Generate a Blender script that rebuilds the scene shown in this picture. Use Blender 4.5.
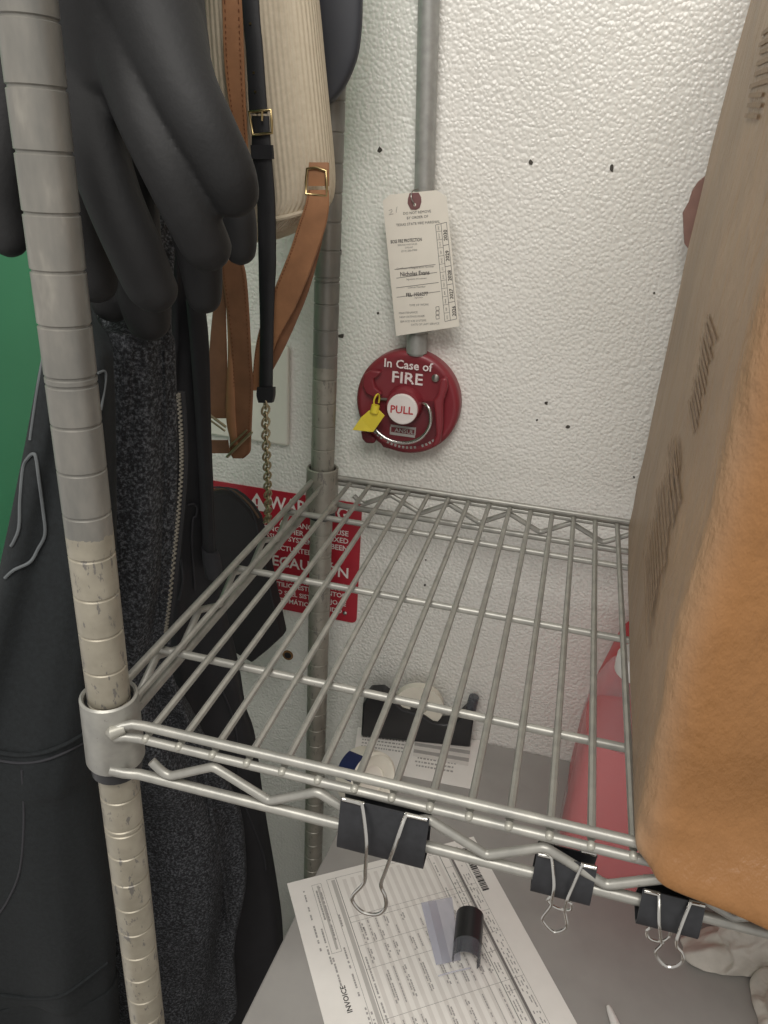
import bpy, math, random
from mathutils import Vector, Matrix
random.seed(7)
PI = math.pi
scene = bpy.context.scene
col = scene.collection
for o in list(bpy.data.objects):
    bpy.data.objects.remove(o, do_unlink=True)

# ------------------------------------------------------------ camera
FPX = 759.402
CAM = Vector((0.24259, -0.32705, 0.32245))
PITCH, ROLL, YAW = -0.43355, -0.06227, 0.22785
RM = (Matrix.Rotation(YAW, 3, 'Z') @ Matrix.Rotation(PITCH, 3, 'X') @ Matrix.Rotation(ROLL, 3, 'Y'))
RIGHT, FWD, UP = RM.col[0].copy(), RM.col[1].copy(), RM.col[2].copy()
cam = bpy.data.cameras.new('camera')
cam.sensor_fit = 'VERTICAL'; cam.sensor_height = 36.0; cam.lens = FPX / 1024 * 36.0
cam.clip_start = 0.01
camo = bpy.data.objects.new('camera', cam); col.objects.link(camo)
m = Matrix((RIGHT, UP, -FWD)).transposed().to_4x4(); m.translation = CAM
camo.matrix_world = m
scene.camera = camo

# ------------------------------------------------------------ world, light, exposure
w = bpy.data.worlds.new('world'); scene.world = w; w.use_nodes = True
bg = w.node_tree.nodes['Background']
bg.inputs[0].default_value = (1.0, 0.97, 0.935, 1); bg.inputs[1].default_value = 0.62
scene.view_settings.view_transform = 'Standard'; scene.view_settings.look = 'None'
scene.view_settings.gamma = 1.0; scene.view_settings.use_curve_mapping = False
scene.view_settings.exposure = 0.0
def area(name, loc, target, sx, sy, power, colr):
    l = bpy.data.lights.new(name, 'AREA'); l.shape = 'RECTANGLE'; l.size = sx; l.size_y = sy
    l.energy = power; l.color = colr
    o = bpy.data.objects.new(name, l); col.objects.link(o); o.location = loc
    o.rotation_euler = (Vector(target) - Vector(loc)).to_track_quat('-Z', 'Y').to_euler()
    return o
area('ceiling_fluorescent_light', (0.12, -0.85, 1.45), (0.10, 0.30, 0.0), 1.2, 0.6, 23.0, (1.0, 0.965, 0.91))

# ------------------------------------------------------------ pixels to places
def ray(x, y):
    return RIGHT * ((x - 384) / FPX) + FWD + UP * ((512 - y) / FPX)
def onY(x, y, Y):
    d = ray(x, y); return CAM + d * ((Y - CAM.y) / d.y)
def onZ(x, y, Z):
    d = ray(x, y); return CAM + d * ((Z - CAM.z) / d.z)
WALL = 0.47
DESK = -0.3634
FLOOR = -1.12

# ------------------------------------------------------------ materials
def lin(c):
    r = []
    for v in c:
        v /= 255.0
        r.append(v / 12.92 if v <= 0.04045 else ((v + 0.055) / 1.055) ** 2.4)
    return (r[0], r[1], r[2], 1.0)
class NT:
    def __init__(s, name):
        s.m = bpy.data.materials.new(name); s.m.use_nodes = True
        s.t = s.m.node_tree; s.n = s.t.nodes; s.b = s.n['Principled BSDF']
        s.out = s.n['Material Output']; s.tc = None
    def add(s, kind, **kw):
        nd = s.n.new(kind)
        for k, v in kw.items():
            if k.startswith('_'): setattr(nd, k[1:], v)
            else: nd.inputs[k.replace('0', ' ')].default_value = v
        return nd
    def link(s, a, b): s.t.links.new(a, b)
    def coord(s):
        if s.tc is None: s.tc = s.n.new('ShaderNodeTexCoord')
        return s.tc.outputs['Object']
    def noise(s, scale, detail=3, rough=.55, vec=None):
        nd = s.n.new('ShaderNodeTexNoise'); nd.inputs['Scale'].default_value = scale
        nd.inputs['Detail'].default_value = detail; nd.inputs['Roughness'].default_value = rough
        s.link(vec or s.coord(), nd.inputs['Vector']); return nd.outputs['Fac']
    def ramp(s, fac, stops):
        nd = s.n.new('ShaderNodeValToRGB'); e = nd.color_ramp.elements
        while len(e) < len(stops): e.new(.5)
        for el, (p, c) in zip(e, stops): el.position = p; el.color = c
        s.link(fac, nd.inputs[0]); return nd.outputs[0]
    def mix(s, fac, a, b):
        nd = s.n.new('ShaderNodeMix'); nd.data_type = 'RGBA'
        for sock, v in ((nd.inputs[0], fac), (nd.inputs[6], a), (nd.inputs[7], b)):
            if hasattr(v, 'links') or isinstance(v, bpy.types.NodeSocket): s.link(v, sock)
            else: sock.default_value = v
        return nd.outputs[2]
    def bump(s, h, strength=.3, dist=.001):
        nd = s.n.new('ShaderNodeBump'); nd.inputs['Strength'].default_value = strength
        nd.inputs['Distance'].default_value = dist
        s.link(h, nd.inputs['Height']); s.link(nd.outputs[0], s.b.inputs['Normal'])
    def base(s, v):
        if isinstance(v, bpy.types.NodeSocket): s.link(v, s.b.inputs['Base Color'])
        else: s.b.inputs['Base Color'].default_value = v
    def set(s, rough=.5, metal=0., spec=None, **kw):
        s.b.inputs['Roughness'].default_value = rough; s.b.inputs['Metallic'].default_value = metal
        if spec is not None: s.b.inputs['Specular IOR Level'].default_value = spec
        return s
def simple(name, c, rough=.5, metal=0., var=.12, scale=60, bump=0., bscale=400, spec=None):
    t = NT(name); t.set(rough, metal, spec)
    c1 = lin(c); c0 = tuple(v * (1 - var) for v in c1[:3]) + (1,); c2 = tuple(min(1, v * (1 + var)) for v in c1[:3]) + (1,)
    t.base(t.ramp(t.noise(scale), [(.3, c0), (.7, c2)]))
    if bump: t.bump(t.noise(bscale, 2), bump, .0006)
    return t.m
M = {}
def wall_material():
    t = NT('white_pebbled_panel'); t.set(.29, 0, .5)
    v = t.n.new('ShaderNodeTexVoronoi'); v.feature = 'SMOOTH_F1'; v.inputs['Scale'].default_value = 270
    v.inputs['Smoothness'].default_value = .35
    nz = t.n.new('ShaderNodeTexNoise'); nz.inputs['Scale'].default_value = 90; nz.inputs['Detail'].default_value = 2
    t.link(t.coord(), nz.inputs['Vector'])
    ad = t.n.new('ShaderNodeVectorMath'); ad.operation = 'MULTIPLY_ADD'
    t.link(nz.outputs['Color'], ad.inputs[0]); ad.inputs[1].default_value = (.004, .004, .004)
    t.link(t.coord(), ad.inputs[2]); t.link(ad.outputs[0], v.inputs['Vector'])
    mm = t.n.new('ShaderNodeMath'); mm.operation = 'MULTIPLY'; mm.inputs[1].default_value = -1
    t.link(v.outputs['Distance'], mm.inputs[0]); t.bump(mm.outputs[0], .8, .0014)
    a = t.ramp(t.noise(5, 3), [(.35, lin((226, 224, 217))), (.7, lin((234, 232, 226)))])
    sm = t.ramp(t.noise(26, 5, .7), [(.68, (0, 0, 0, 1)), (.82, (.35, .35, .35, 1))])
    t.base(t.mix(sm, a, lin((205, 196, 176))))
    return t.m
M['wall'] = wall_material()
M['green'] = simple('green_painted_panel', (80, 166, 122), .45, 0, .05, 6)
M['desk'] = simple('grey_laminate', (157, 154, 150), .42, 0, .05, 30, .08, 900)
M['dark_metal'] = simple('dark_desk_metal', (92, 90, 88), .45, .3)
M['floor'] = simple('brown_floor_tile', (112, 98, 86), .5)
def post_material(name, b0, b1):
    t = NT(name); t.set(.42, .35)
    sep = t.n.new('ShaderNodeSeparateXYZ'); t.link(t.coord(), sep.inputs[0])
    n1 = t.noise(120, 3)
    ma = t.n.new('ShaderNodeMath'); ma.operation = 'MULTIPLY_ADD'
    t.link(n1, ma.inputs[0]); ma.inputs[1].default_value = .014; t.link(sep.outputs[2], ma.inputs[2])
    cut = t.n.new('ShaderNodeMath'); cut.operation = 'LESS_THAN'
    t.link(ma.outputs[0], cut.inputs[0]); cut.inputs[1].default_value = .1335
    mp = t.n.new('ShaderNodeMapping'); mp.inputs['Scale'].default_value = (1, 1, .35); t.link(t.coord(), mp.inputs[0])
    flk = t.ramp(t.noise(170, 4, .7, mp.outputs[0]), [(.585, (0, 0, 0, 1)), (.62, (1, 1, 1, 1))])
    grey = t.ramp(t.noise(55, 4, .6, mp.outputs[0]), [(.35, lin((116, 115, 110))), (.6, lin((134, 131, 124))), (.78, lin((160, 156, 146)))])
    beige = t.ramp(t.noise(60, 3), [(.3, lin(b0)), (.7, lin(b1))])
    beige = t.mix(flk, beige, lin((120, 116, 110)))
    t.base(t.mix(cut.outputs[0], grey, beige)); t.bump(n1, .12, .0005)
    return t.m
M['post'] = post_material('worn_painted_post', (148, 142, 127), (168, 161, 145))
M['post_shaded'] = post_material('worn_post_shade_tinted', (140, 137, 127), (156, 152, 141))  # rear post copy: its shade is mixed into a greyer, darker beige
def wire_material():
    t = NT('silver_painted_wire'); t.set(.40, .45)
    a = t.ramp(t.noise(70, 3), [(.3, lin((150, 149, 143))), (.7, lin((172, 170, 162)))])
    f = t.ramp(t.noise(420, 3, .7), [(.68, (0, 0, 0, 1)), (.72, (1, 1, 1, 1))])
    t.base(t.mix(f, a, lin((118, 116, 110)))); t.bump(t.noise(500, 2), .12, .0004)
    return t.m
M['wire'] = wire_material()
M['weld'] = simple('weld_tip', (172, 170, 160), .4, .4)
M['black_plastic'] = simple('black_plastic', (38, 38, 40), .35)
M['pipe'] = simple('galvanised_steel', (160, 160, 156), .42, .35, .14, 90)
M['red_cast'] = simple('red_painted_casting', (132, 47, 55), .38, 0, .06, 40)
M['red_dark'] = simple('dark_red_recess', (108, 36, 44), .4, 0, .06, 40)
M['sign_red'] = simple('red_printed_plastic', (172, 40, 54), .4, 0, .04, 30)
M['white_print'] = simple('white_print', (236, 228, 224), .5, 0, .03)
def worn_print():
    t = NT('worn_white_print'); t.set(.5)
    f = t.ramp(t.noise(260, 2), [(.62, (0, 0, 0, 1)), (.68, (1, 1, 1, 1))])
    t.base(t.mix(f, lin((232, 220, 218)), lin((150, 44, 56)))); return t.m
M['worn_print'] = worn_print()
M['red_print'] = simple('red_print', (186, 60, 66), .5, 0, .03)
M['black_print'] = simple('black_print', (52, 50, 50), .6, 0, .05)
M['text_print'] = simple('text_grey_print', (164, 160, 157), .6, 0, .05)
M['grey_print'] = simple('grey_print', (118, 114, 112), .6, 0, .05)
M['pale_print'] = simple('pale_grey_print', (219, 214, 208), .6, 0, .03)
M['mid_print'] = simple('mid_grey_print', (168, 164, 160), .6, 0, .03)
M['column_print'] = simple('column_grey_print', (188, 184, 179), .6, 0, .03)
M['card'] = simple('cream_card', (228, 222, 210), .6, 0, .02)
M['paper'] = simple('white_paper', (236, 232, 226), .6, 0, .02)
M['eyelet'] = simple('dusty_maroon_eyelet', (122, 84, 84), .6)
M['chrome'] = simple('bright_steel', (205, 203, 198), .22, 1.0, .04)
M['steel'] = simple('bracket_steel', (160, 155, 148), .3, .9, .05)
M['yellow'] = simple('yellow_plastic', (226, 206, 62), .45, 0, .05)
M['plate'] = simple('ivory_plastic', (226, 224, 212), .35, 0, .02)
M['clip'] = simple('black_enamel', (44, 45, 48), .34, .1, .2, 200)
M['glove'] = simple('black_rubber_glove', (25, 25, 26), .70, 0, .25, 25, .35, 300)
M['softshell'] = simple('black_softshell', (32, 32, 35), .8, 0, .15, 40, .2, 900)
M['hood'] = simple('black_sweatshirt', (24, 28, 30), .95, 0, .25, 300, .5, 1200)
def fleece():
    t = NT('charcoal_fleece'); t.set(.95)
    t.base(t.ramp(t.noise(400, 2, .75), [(.38, lin((26, 27, 30))), (.52, lin((56, 58, 62))), (.66, lin((104, 106, 110)))]))
    t.bump(t.noise(520, 3, .7), .9, .0022); return t.m
M['fleece'] = fleece()
M['piping'] = simple('grey_piping', (94, 98, 100), .8)
M['dark_trim'] = simple('dark_trim', (46, 46, 50), .8)
M['zip'] = simple('zip_metal', (126, 121, 110), .45, .1)
M['purse'] = simple('black_purse_fabric', (36, 33, 35), .75, 0, .1, 60, .15, 800)
M['purse_edge'] = simple('brown_bound_edge', (92, 70, 52), .7)
M['black_leather'] = simple('black_leather', (34, 34, 36), .5, 0, .15, 80, .2, 700)
M['pouch'] = simple('dark_blue_grey_vinyl', (50, 52, 58), .5, 0, .06, 30)
M['tan'] = simple('tan_leather', (160, 114, 80), .55, 0, .14, 60, .25, 700)
M['brown'] = simple('brown_leather', (132, 92, 66), .6, 0, .14, 60, .25, 700)
M['stitch'] = simple('tan_stitching', (112, 66, 38), .7)
M['gold'] = simple('pale_gold_metal', (190, 168, 122), .28, 1.0, .06)
M['antique'] = simple('antique_nickel', (178, 164, 134), .35, .75, .08)
def cord():
    t = NT('cream_corduroy'); t.set(.9)
    uvn = t.n.new('ShaderNodeUVMap'); mp = t.n.new('ShaderNodeMapping'); t.link(uvn.outputs[0], mp.inputs[0])
    wv = t.n.new('ShaderNodeTexWave'); wv.wave_type = 'BANDS'; wv.bands_direction = 'X'
    wv.inputs['Scale'].default_value = 74; wv.inputs['Distortion'].default_value = 0
    t.link(mp.outputs[0], wv.inputs[0])
    t.base(t.mix(t.noise(240, 3), lin((188, 174, 150)), lin((214, 202, 180))))
    t.bump(wv.outputs['Fac'], .55, .0012); return t.m
M['cord'] = cord()
def kraft():
    t = NT('kraft_paper'); t.set(.46, 0, .4)
    mp = t.n.new('ShaderNodeMapping'); mp.inputs['Scale'].default_value = (1, 1, .5); t.link(t.coord(), mp.inputs[0])
    f = t.noise(9, 5, .6)
    def tone(c):
        a = lin(c); return t.ramp(f, [(.3, tuple(v * .82 for v in a[:3]) + (1,)), (.7, tuple(min(1, v * 1.14) for v in a[:3]) + (1,))])
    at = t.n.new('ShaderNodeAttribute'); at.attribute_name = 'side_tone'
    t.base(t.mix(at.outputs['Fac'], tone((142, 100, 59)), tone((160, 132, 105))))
    n2 = t.noise(22, 6, .62, mp.outputs[0]); t.bump(n2, .55, .012); return t.m
M['kraft'] = kraft()
M['ink'] = simple('faded_ink', (145, 119, 94), .6, 0, .2, 200)
M['mauve'] = simple('mauve_card', (138, 106, 96), .6)
M['cloth'] = simple('white_crepe', (206, 200, 190), .85, 0, .08, 60, .8, 260)
M['tape_white'] = simple('matt_white_tape', (222, 217, 202), .5, 0, .04)
M['navy'] = simple('navy_label', (36, 44, 84), .5)
M['rust'] = simple('rusty_rim', (132, 98, 62), .8)
M['chip'] = simple('dark_scuff', (70, 66, 60), .8)
M['cap_white'] = simple('white_cap', (232, 228, 224), .4, 0, .03)
def liquid(name, c, alpha, rough=.3):
    t = NT(name); t.set(rough); t.base(lin(c)); t.b.inputs['Alpha'].default_value = alpha
    t.b.inputs['Subsurface Weight'].default_value = 0
    return t.m
M['red_liquid'] = liquid('red_liquid', (200, 50, 52), 1.0, .35)
M['jug'] = liquid('milky_plastic', (232, 214, 216), .24, .35)
M['jug_red'] = liquid('red_plastic', (206, 58, 66), .92, .35)
M['film'] = liquid('clear_film', (214, 214, 226), .38, .12)
M['grey_film'] = liquid('smoked_film', (90, 92, 98), .75, .2)

# ------------------------------------------------------------ mesh helpers
class MB:
    def __init__(s): s.v = []; s.f = []
    def ring(s, pts):
        i = len(s.v); s.v += [Vector(p) for p in pts]; return list(range(i, i + len(pts)))
    def bridge(s, a, b):
        n = len(a)
        for k in range(n): s.f.append((a[k], a[(k + 1) % n], b[(k + 1) % n], b[k]))
    def loft(s, rings, closed_ends=True, cyclic=False):
        R = [s.ring(r) for r in rings]
        for a, b in zip(R, R[1:]): s.bridge(a, b)
        if cyclic: s.bridge(R[-1], R[0])
        elif closed_ends: s.f.append(tuple(reversed(R[0]))); s.f.append(tuple(R[-1]))
        return s
    def tube(s, pts, r, seg=10, cyclic=False, squash=1.0):
        pts = [Vector(p) for p in pts]; n = len(pts)
        rr = r if isinstance(r, (list, tuple)) else [r] * n
        rings = []; prev = None
        for i, p in enumerate(pts):
            if cyclic: t = pts[(i + 1) % n] - pts[i - 1]
            else: t = pts[min(i + 1, n - 1)] - pts[max(i - 1, 0)]
            t.normalize()
            if prev is None:
                a = Vector((0, 0, 1)) if abs(t.z) < .9 else Vector((0, 1, 0))
                u = t.cross(a).normalized()
            else: u = (prev - t * prev.dot(t)).normalized()
            prev = u; vv = t.cross(u)
            rings.append([p + (u * math.cos(2 * PI * k / seg) + vv * math.sin(2 * PI * k / seg) * squash) * rr[i] for k in range(seg)])
        return s.loft(rings, True, cyclic)
    def box(s, lo, hi):
        x0, y0, z0 = lo; x1, y1, z1 = hi
        return s.loft([[(x0, y0, z0), (x1, y0, z0), (x1, y1, z0), (x0, y1, z0)], [(x0, y0, z1), (x1, y0, z1), (x1, y1, z1), (x0, y1, z1)]])
    def lathe(s, prof, c, axis='Z', seg=32, closed=False):
        rings = []
        for r, h in prof:
            ring = []
            for k in range(seg):
                a = 2 * PI * k / seg
                if axis == 'Z': p = (c[0] + r * math.cos(a), c[1] + r * math.sin(a), c[2] + h)
                else: p = (c[0] + r * math.cos(a), c[1] - h, c[2] + r * math.sin(a))   # h toward the room (-y)
                ring.append(p)
            rings.append(ring)
        return s.loft(rings, not closed, closed)
    def quad(s, a, b, c, d):
        i = len(s.v); s.v += [Vector(q) for q in (a, b, c, d)]; s.f.append((i, i + 1, i + 2, i + 3)); return s
    def slab(s, outline, nrm):
        o = [Vector(p) for p in outline]; nrm = Vector(nrm)
        return s.loft([o, [p + nrm for p in o]])
def root_loc(o):
    v = Vector((0, 0, 0))
    while o is not None: v += Vector(o.location); o = o.parent
    return v
def obj(name, mb, mat, parent=None, smooth=True, angle=40, origin=None, label=None, kind=None):
    off = root_loc(parent) if parent else Vector((0, 0, 0))
    org = Vector(origin) if origin is not None else off
    me = bpy.data.meshes.new(name)
    me.from_pydata([tuple(v - org) for v in mb.v], [], mb.f); me.update()
    o = bpy.data.objects.new(name, me); col.objects.link(o)
    for mt in (mat if isinstance(mat, list) else [mat]): me.materials.append(mt)
    if smooth:
        me.shade_smooth()
        try: me.set_sharp_from_angle(angle=math.radians(angle))
        except Exception: pass
    if parent: o.parent = parent
    o.location = org - off
    if label: o['label'] = label
    if kind: o['kind'] = kind
    return o
def thing(name, label, cat, loc, group=None):
    o = bpy.data.objects.new(name, None); col.objects.link(o); o.location = loc; o.empty_display_size = .02
    return tag(o, label, cat, group)
def tag(o, label, cat, group=None):
    o['label'] = label; o['category'] = cat
    if group: o['group'] = group
    return o
def struct(name, mb, mat, **kw):
    o = obj(name, mb, mat, **kw); o['kind'] = 'structure'; return o
def bevel(o, wd, seg=2):
    b = o.modifiers.new('bevel', 'BEVEL'); b.width = wd; b.segments = seg; b.limit_method = 'ANGLE'; return o
def catmull(rows, n):
    out = []; L = len(rows)
    for i in range(L - 1):
        p0, p1, p2, p3 = rows[max(i - 1, 0)], rows[i], rows[i + 1], rows[min(i + 2, L - 1)]
        for k in range(n):
            t = k / n
            out.append(tuple(.5 * ((2 * b) + (-a + c) * t + (2 * a - 5 * b + 4 * c - d) * t * t + (-a + 3 * b - 3 * c + d) * t ** 3) for a, b, c, d in zip(p0, p1, p2, p3)))
    out.append(tuple(rows[-1])); return out
def smooth_pts(pts, n=6): return [Vector(p) for p in catmull([tuple(p) for p in pts], n)]
FONT = {}
def text_mb(mb, s, org, ud, vd, size, align='CENTER', sx=1.0, bold=False):
    """flat lettering: org = anchor on the baseline, ud = reading direction, vd = up of the letters"""
    cu = bpy.data.curves.new('t', 'FONT'); cu.body = s; cu.size = size; cu.align_x = align; cu.resolution_u = 2
    if bold: cu.offset = size * .018
    o = bpy.data.objects.new('t', cu); me = o.to_mesh()
    ud = Vector(ud).normalized(); vd = Vector(vd).normalized(); org = Vector(org)
    i = len(mb.v); mb.v += [org + ud * (v.co.x * sx) + vd * v.co.y for v in me.vertices]
    mb.f += [tuple(i + k for k in p.vertices) for p in me.polygons]
    o.to_mesh_clear(); bpy.data.objects.remove(o); bpy.data.curves.remove(cu)

# ============================================================ THE SETTING
struct('floor', MB().box((-.31, -1.2, FLOOR - .02), (1.6, WALL, FLOOR)), M['floor'], smooth=False)
wall = struct('wall_back', MB().box((-.31, WALL, FLOOR), (1.6, WALL + .02, 1.2)), M['wall'], smooth=False)
struct('wall_left', MB().box((-.33, .10, FLOOR), (-.31, WALL, 1.2)), M['green'], smooth=False)
def chip(px, py, s, k=1.0):
    c = onY(px, py, WALL); n = 7; pts = []
    for i in range(n):
        a = 2 * PI * i / n; r = s * random.uniform(.55, 1.1)
        pts.append((c.x + r * math.cos(a), WALL, c.z + k * r * math.sin(a)))
    obj('scuff_mark', MB().slab(pts, (0, -.0006, 0)), M['chip'], wall, smooth=False)
for px, py, s, k in ((380, 150, .0035, 1), (530.5, 162, .003, 1), (612, 168, .0022, 1.8), (546, 403, .0028, .8), (568, 427, .0032, .8), (537, 420, .0015, 1), (378, 313, .0016, 1), (341, 336, .0045, .7), (340, 252, .003, 1.2), (425, 585, .0014, 1.5), (426, 560, .0012, 1), (397, 560, .0012, 1), (634, 477, .0016, 1), (654, 293, .0012, 1)):
    chip(px, py, s, k)
c = onY(288, 655, WALL)
obj('drilled_hole_rim', MB().lathe([(.0075, 0), (.0075, .001), (.005, .0012), (.005, 0)], (c.x, WALL, c.z), 'Y', 20), M['rust'], wall)
obj('drilled_hole', MB().lathe([(.0052, 0), (.0052, .0011)], (c.x, WALL, c.z), 'Y', 16), M['black_plastic'], wall)

# ============================================================ WIRE SHELVING UNIT
SH = thing('wire_shelving_unit', 'silver wire shelving rack with round grooved posts and one empty shelf in view', 'shelving', (0, 0, FLOOR))
XR, YB = 0.862, 0.4092
GZ = 0.36764                     # a groove level
def post_prof():
    pr = [(.0127, FLOOR + .001)]
    k0 = math.ceil((FLOOR - GZ) / .0254) + 1
    zs = []
    k = k0
    while GZ + .0254 * k < .78:
        zs.append(GZ + .0254 * k)
        if (k + 6) % 12 == 0: zs.append(GZ + .0254 * k - .0042)
        k += 1
    for z in sorted(zs):
        pr += [(.0127, z - .0011), (.0119, z - .0005), (.0119, z + .0004), (.0127, z + .0010)]
    pr.append((.0127, .78)); return pr
pm = None
for x, y in ((0, 0), (0, YB), (XR, 0), (XR, YB)):
    if pm is None:
        po = obj('post', MB().lathe(post_prof(), (0, 0, 0), 'Z', 32), M['post'], SH, angle=25, origin=(0, 0, 0)); pm = po.data; pm2 = pm.copy(); pm2.materials[0] = M['post_shaded']
    else:
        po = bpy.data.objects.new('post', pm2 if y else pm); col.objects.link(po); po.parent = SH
    po.location = (x, y, -FLOOR)
# collars with an open lip, black split sleeve below
cm = sm = None
for x, y in ((0, 0), (0, YB), (XR, 0), (XR, YB)):
    if cm is None:
        co = obj('corner_collar', MB().lathe([(.0148, .0135), (.0160, .0148), (.0174, .0138), (.0182, -.034), (.0176, -.0355), (.0160, -.034)], (0, 0, 0), 'Z', 36, closed=True), M['wire'], SH, origin=(0, 0, 0)); cm = co.data; cm2 = cm.copy(); cm2.materials[0] = M['post_shaded']  # back collars are coloured darker to stand for the shade there
        so = obj('split_sleeve', MB().lathe([(.0131, .010), (.0142, .010), (.0158, -.0445), (.0131, -.0445)], (0, 0, 0), 'Z', 28, closed=True), M['black_plastic'], SH, origin=(0, 0, 0)); sm = so.data
    else:
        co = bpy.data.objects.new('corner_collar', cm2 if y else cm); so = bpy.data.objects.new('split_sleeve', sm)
        for q in (co, so): col.objects.link(q); q.parent = SH
    co.location = so.location = (x, y, -FLOOR)
# top wires front to back, one object each
YF = -.0135; YE = .4225
wm = tm = None
X0, SP = .03014, .02199
NW = int((XR - .012 - X0) / SP) + 1
for i in range(-1, NW):
    x = X0 + SP * i if i >= 0 else .0055
    if i < 0:
        obj('shelf_wire', MB().tube([(x, .016, -.0018), (x - .001, .396, -.0018)], .0024, 8), M['wire'], SH); continue
    if wm is None:
        wo = obj('shelf_wire', MB().tube([(0, -.0070, -.0022), (0, .4160, -.0022)], .0024, 8), M['wire'], SH, origin=(0, 0, 0)); wm = wo.data
        to = obj('wire_tip', MB().lathe([(.0004, .0020), (.0018, .0014), (.0026, .0002), (.0026, -.002)], (0, 0, 0), 'Y', 10), M['weld'], SH, origin=(0, 0, 0)); tm = to.data
    else:
        wo = bpy.data.objects.new('shelf_wire', wm); to = bpy.data.objects.new('wire_tip', tm)
        for q in (wo, to): col.objects.link(q); q.parent = SH
    wo.location = (x, 0, -FLOOR); to.location = (x, -.0112, -.0038 - FLOOR)
for y in (.0785, .2066, .3316):
    obj('cross_rod', MB().tube([(-.010, y, -.0072), (XR + .010, y, -.0072)], .0030, 10), M['wire'], SH)
def truss(a, b, out, front=False):
    """edge truss between collars a -> b; out = outward horizontal unit vector"""
    a, b, out = Vector(a), Vector(b), Vector(out); d = (b - a).normalized(); L = (b - a).length
    def P(s, o, z): return a + d * s + out * o + Vector((0, 0, z))
    if not front:
        obj('top_rail', MB().tube([P(.013, .0072, .0018), P(L - .013, .0072, .0018)], .0030, 12), M['wire'], SH)
        if out.x == 0: obj('second_rail', MB().tube([P(.013, .0098, -.0054), P(L - .013, .0098, -.0054)], .0028, 12), M['wire'], SH)
    else: obj('top_rail', MB().tube([P(.0105, .0140, .0006), P(.0145, .0105, .0018), P(.020, .0074, .0022), P(.028, .0066, .0022), P(L - .028, .0066, .0022), P(L - .020, .0074, .0022), P(L - .0145, .0105, .0018), P(L - .0105, .0140, .0006)], .0031, 12), M['wire'], SH)
    if front: obj('second_rail', MB().tube([P(.0105, .0145, -.0050), P(.017, .0112, -.0054), P(.026, .0098, -.0054), P(L - .026, .0098, -.0054), P(L - .017, .0112, -.0054), P(L - .0105, .0145, -.0050)], .0029, 12), M['wire'], SH)
    obj('bottom_rail', MB().tube([P(.006, .0160, -.0305), P(.014, .0132, -.0332), P(.024, .0110, -.0334), P(L - .024, .0110, -.0334), P(L - .014, .0132, -.0332), P(L - .006, .0160, -.0305)], .0034, 12), M['wire'], SH)
    for px, sg in ((.0100, 1), (L - .0100, -1)) if front else ():
        obj('weld_bead', MB().tube([P(px - sg * .003, .0145, -.001), P(px, .0150, -.0008), P(px + sg * .006, .0105, .0008)], [.0022, .0048, .0032], 10), M['weld'], SH)
    pts = [P(.0335, .0120, -.0190)]; s = .045; k = 0
    while s < L - .03:
        z = -.0268 if k % 2 == 0 else -.0118
        pts += [P(s - .005, .0120, z + (.0018 if k % 2 == 0 else -.0018)), P(s, .0120, z), P(s + .005, .0120, z + (.0018 if k % 2 == 0 else -.0018))]
        s += .0306 if k % 2 == 0 else .0346; k += 1
    obj('zigzag_wire', MB().tube(smooth_pts(pts, 3), .0028, 10), M['wire'], SH)
truss((0, 0, 0), (XR, 0, 0), (0, -1, 0), True)
truss((0, YB, 0), (XR, YB, 0), (0, 1, 0))
truss((0, 0, 0), (0, YB, 0), (-1, 0, 0))
truss((XR, 0, 0), (XR, YB, 0), (1, 0, 0))

# ============================================================ DESK
DK = thing('desk', 'grey laminate desk standing against the white wall under the wire shelf', 'desk', (.5, .15, FLOOR))
o = obj('desk_top', MB().slab([(.046, -.10, DESK - .03), (1.15, -.10, DESK - .03), (1.15, WALL - .001, DESK - .03), (.086, WALL - .001, DESK - .03)], (0, 0, .03)), M['desk'], DK, smooth=False)
bevel(o, .002)
for x, y in ((.12, -.05), (1.08, -.05), (.14, .42), (1.08, .42)):
    obj('leg', MB().box((x - .02, y - .02, FLOOR), (x + .02, y + .02, DESK - .03)), M['dark_metal'], DK, smooth=False)
obj('modesty_panel', MB().box((.16, .415, FLOOR + .3), (1.06, .425, DESK - .03)), M['dark_metal'], DK, smooth=False)

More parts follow.
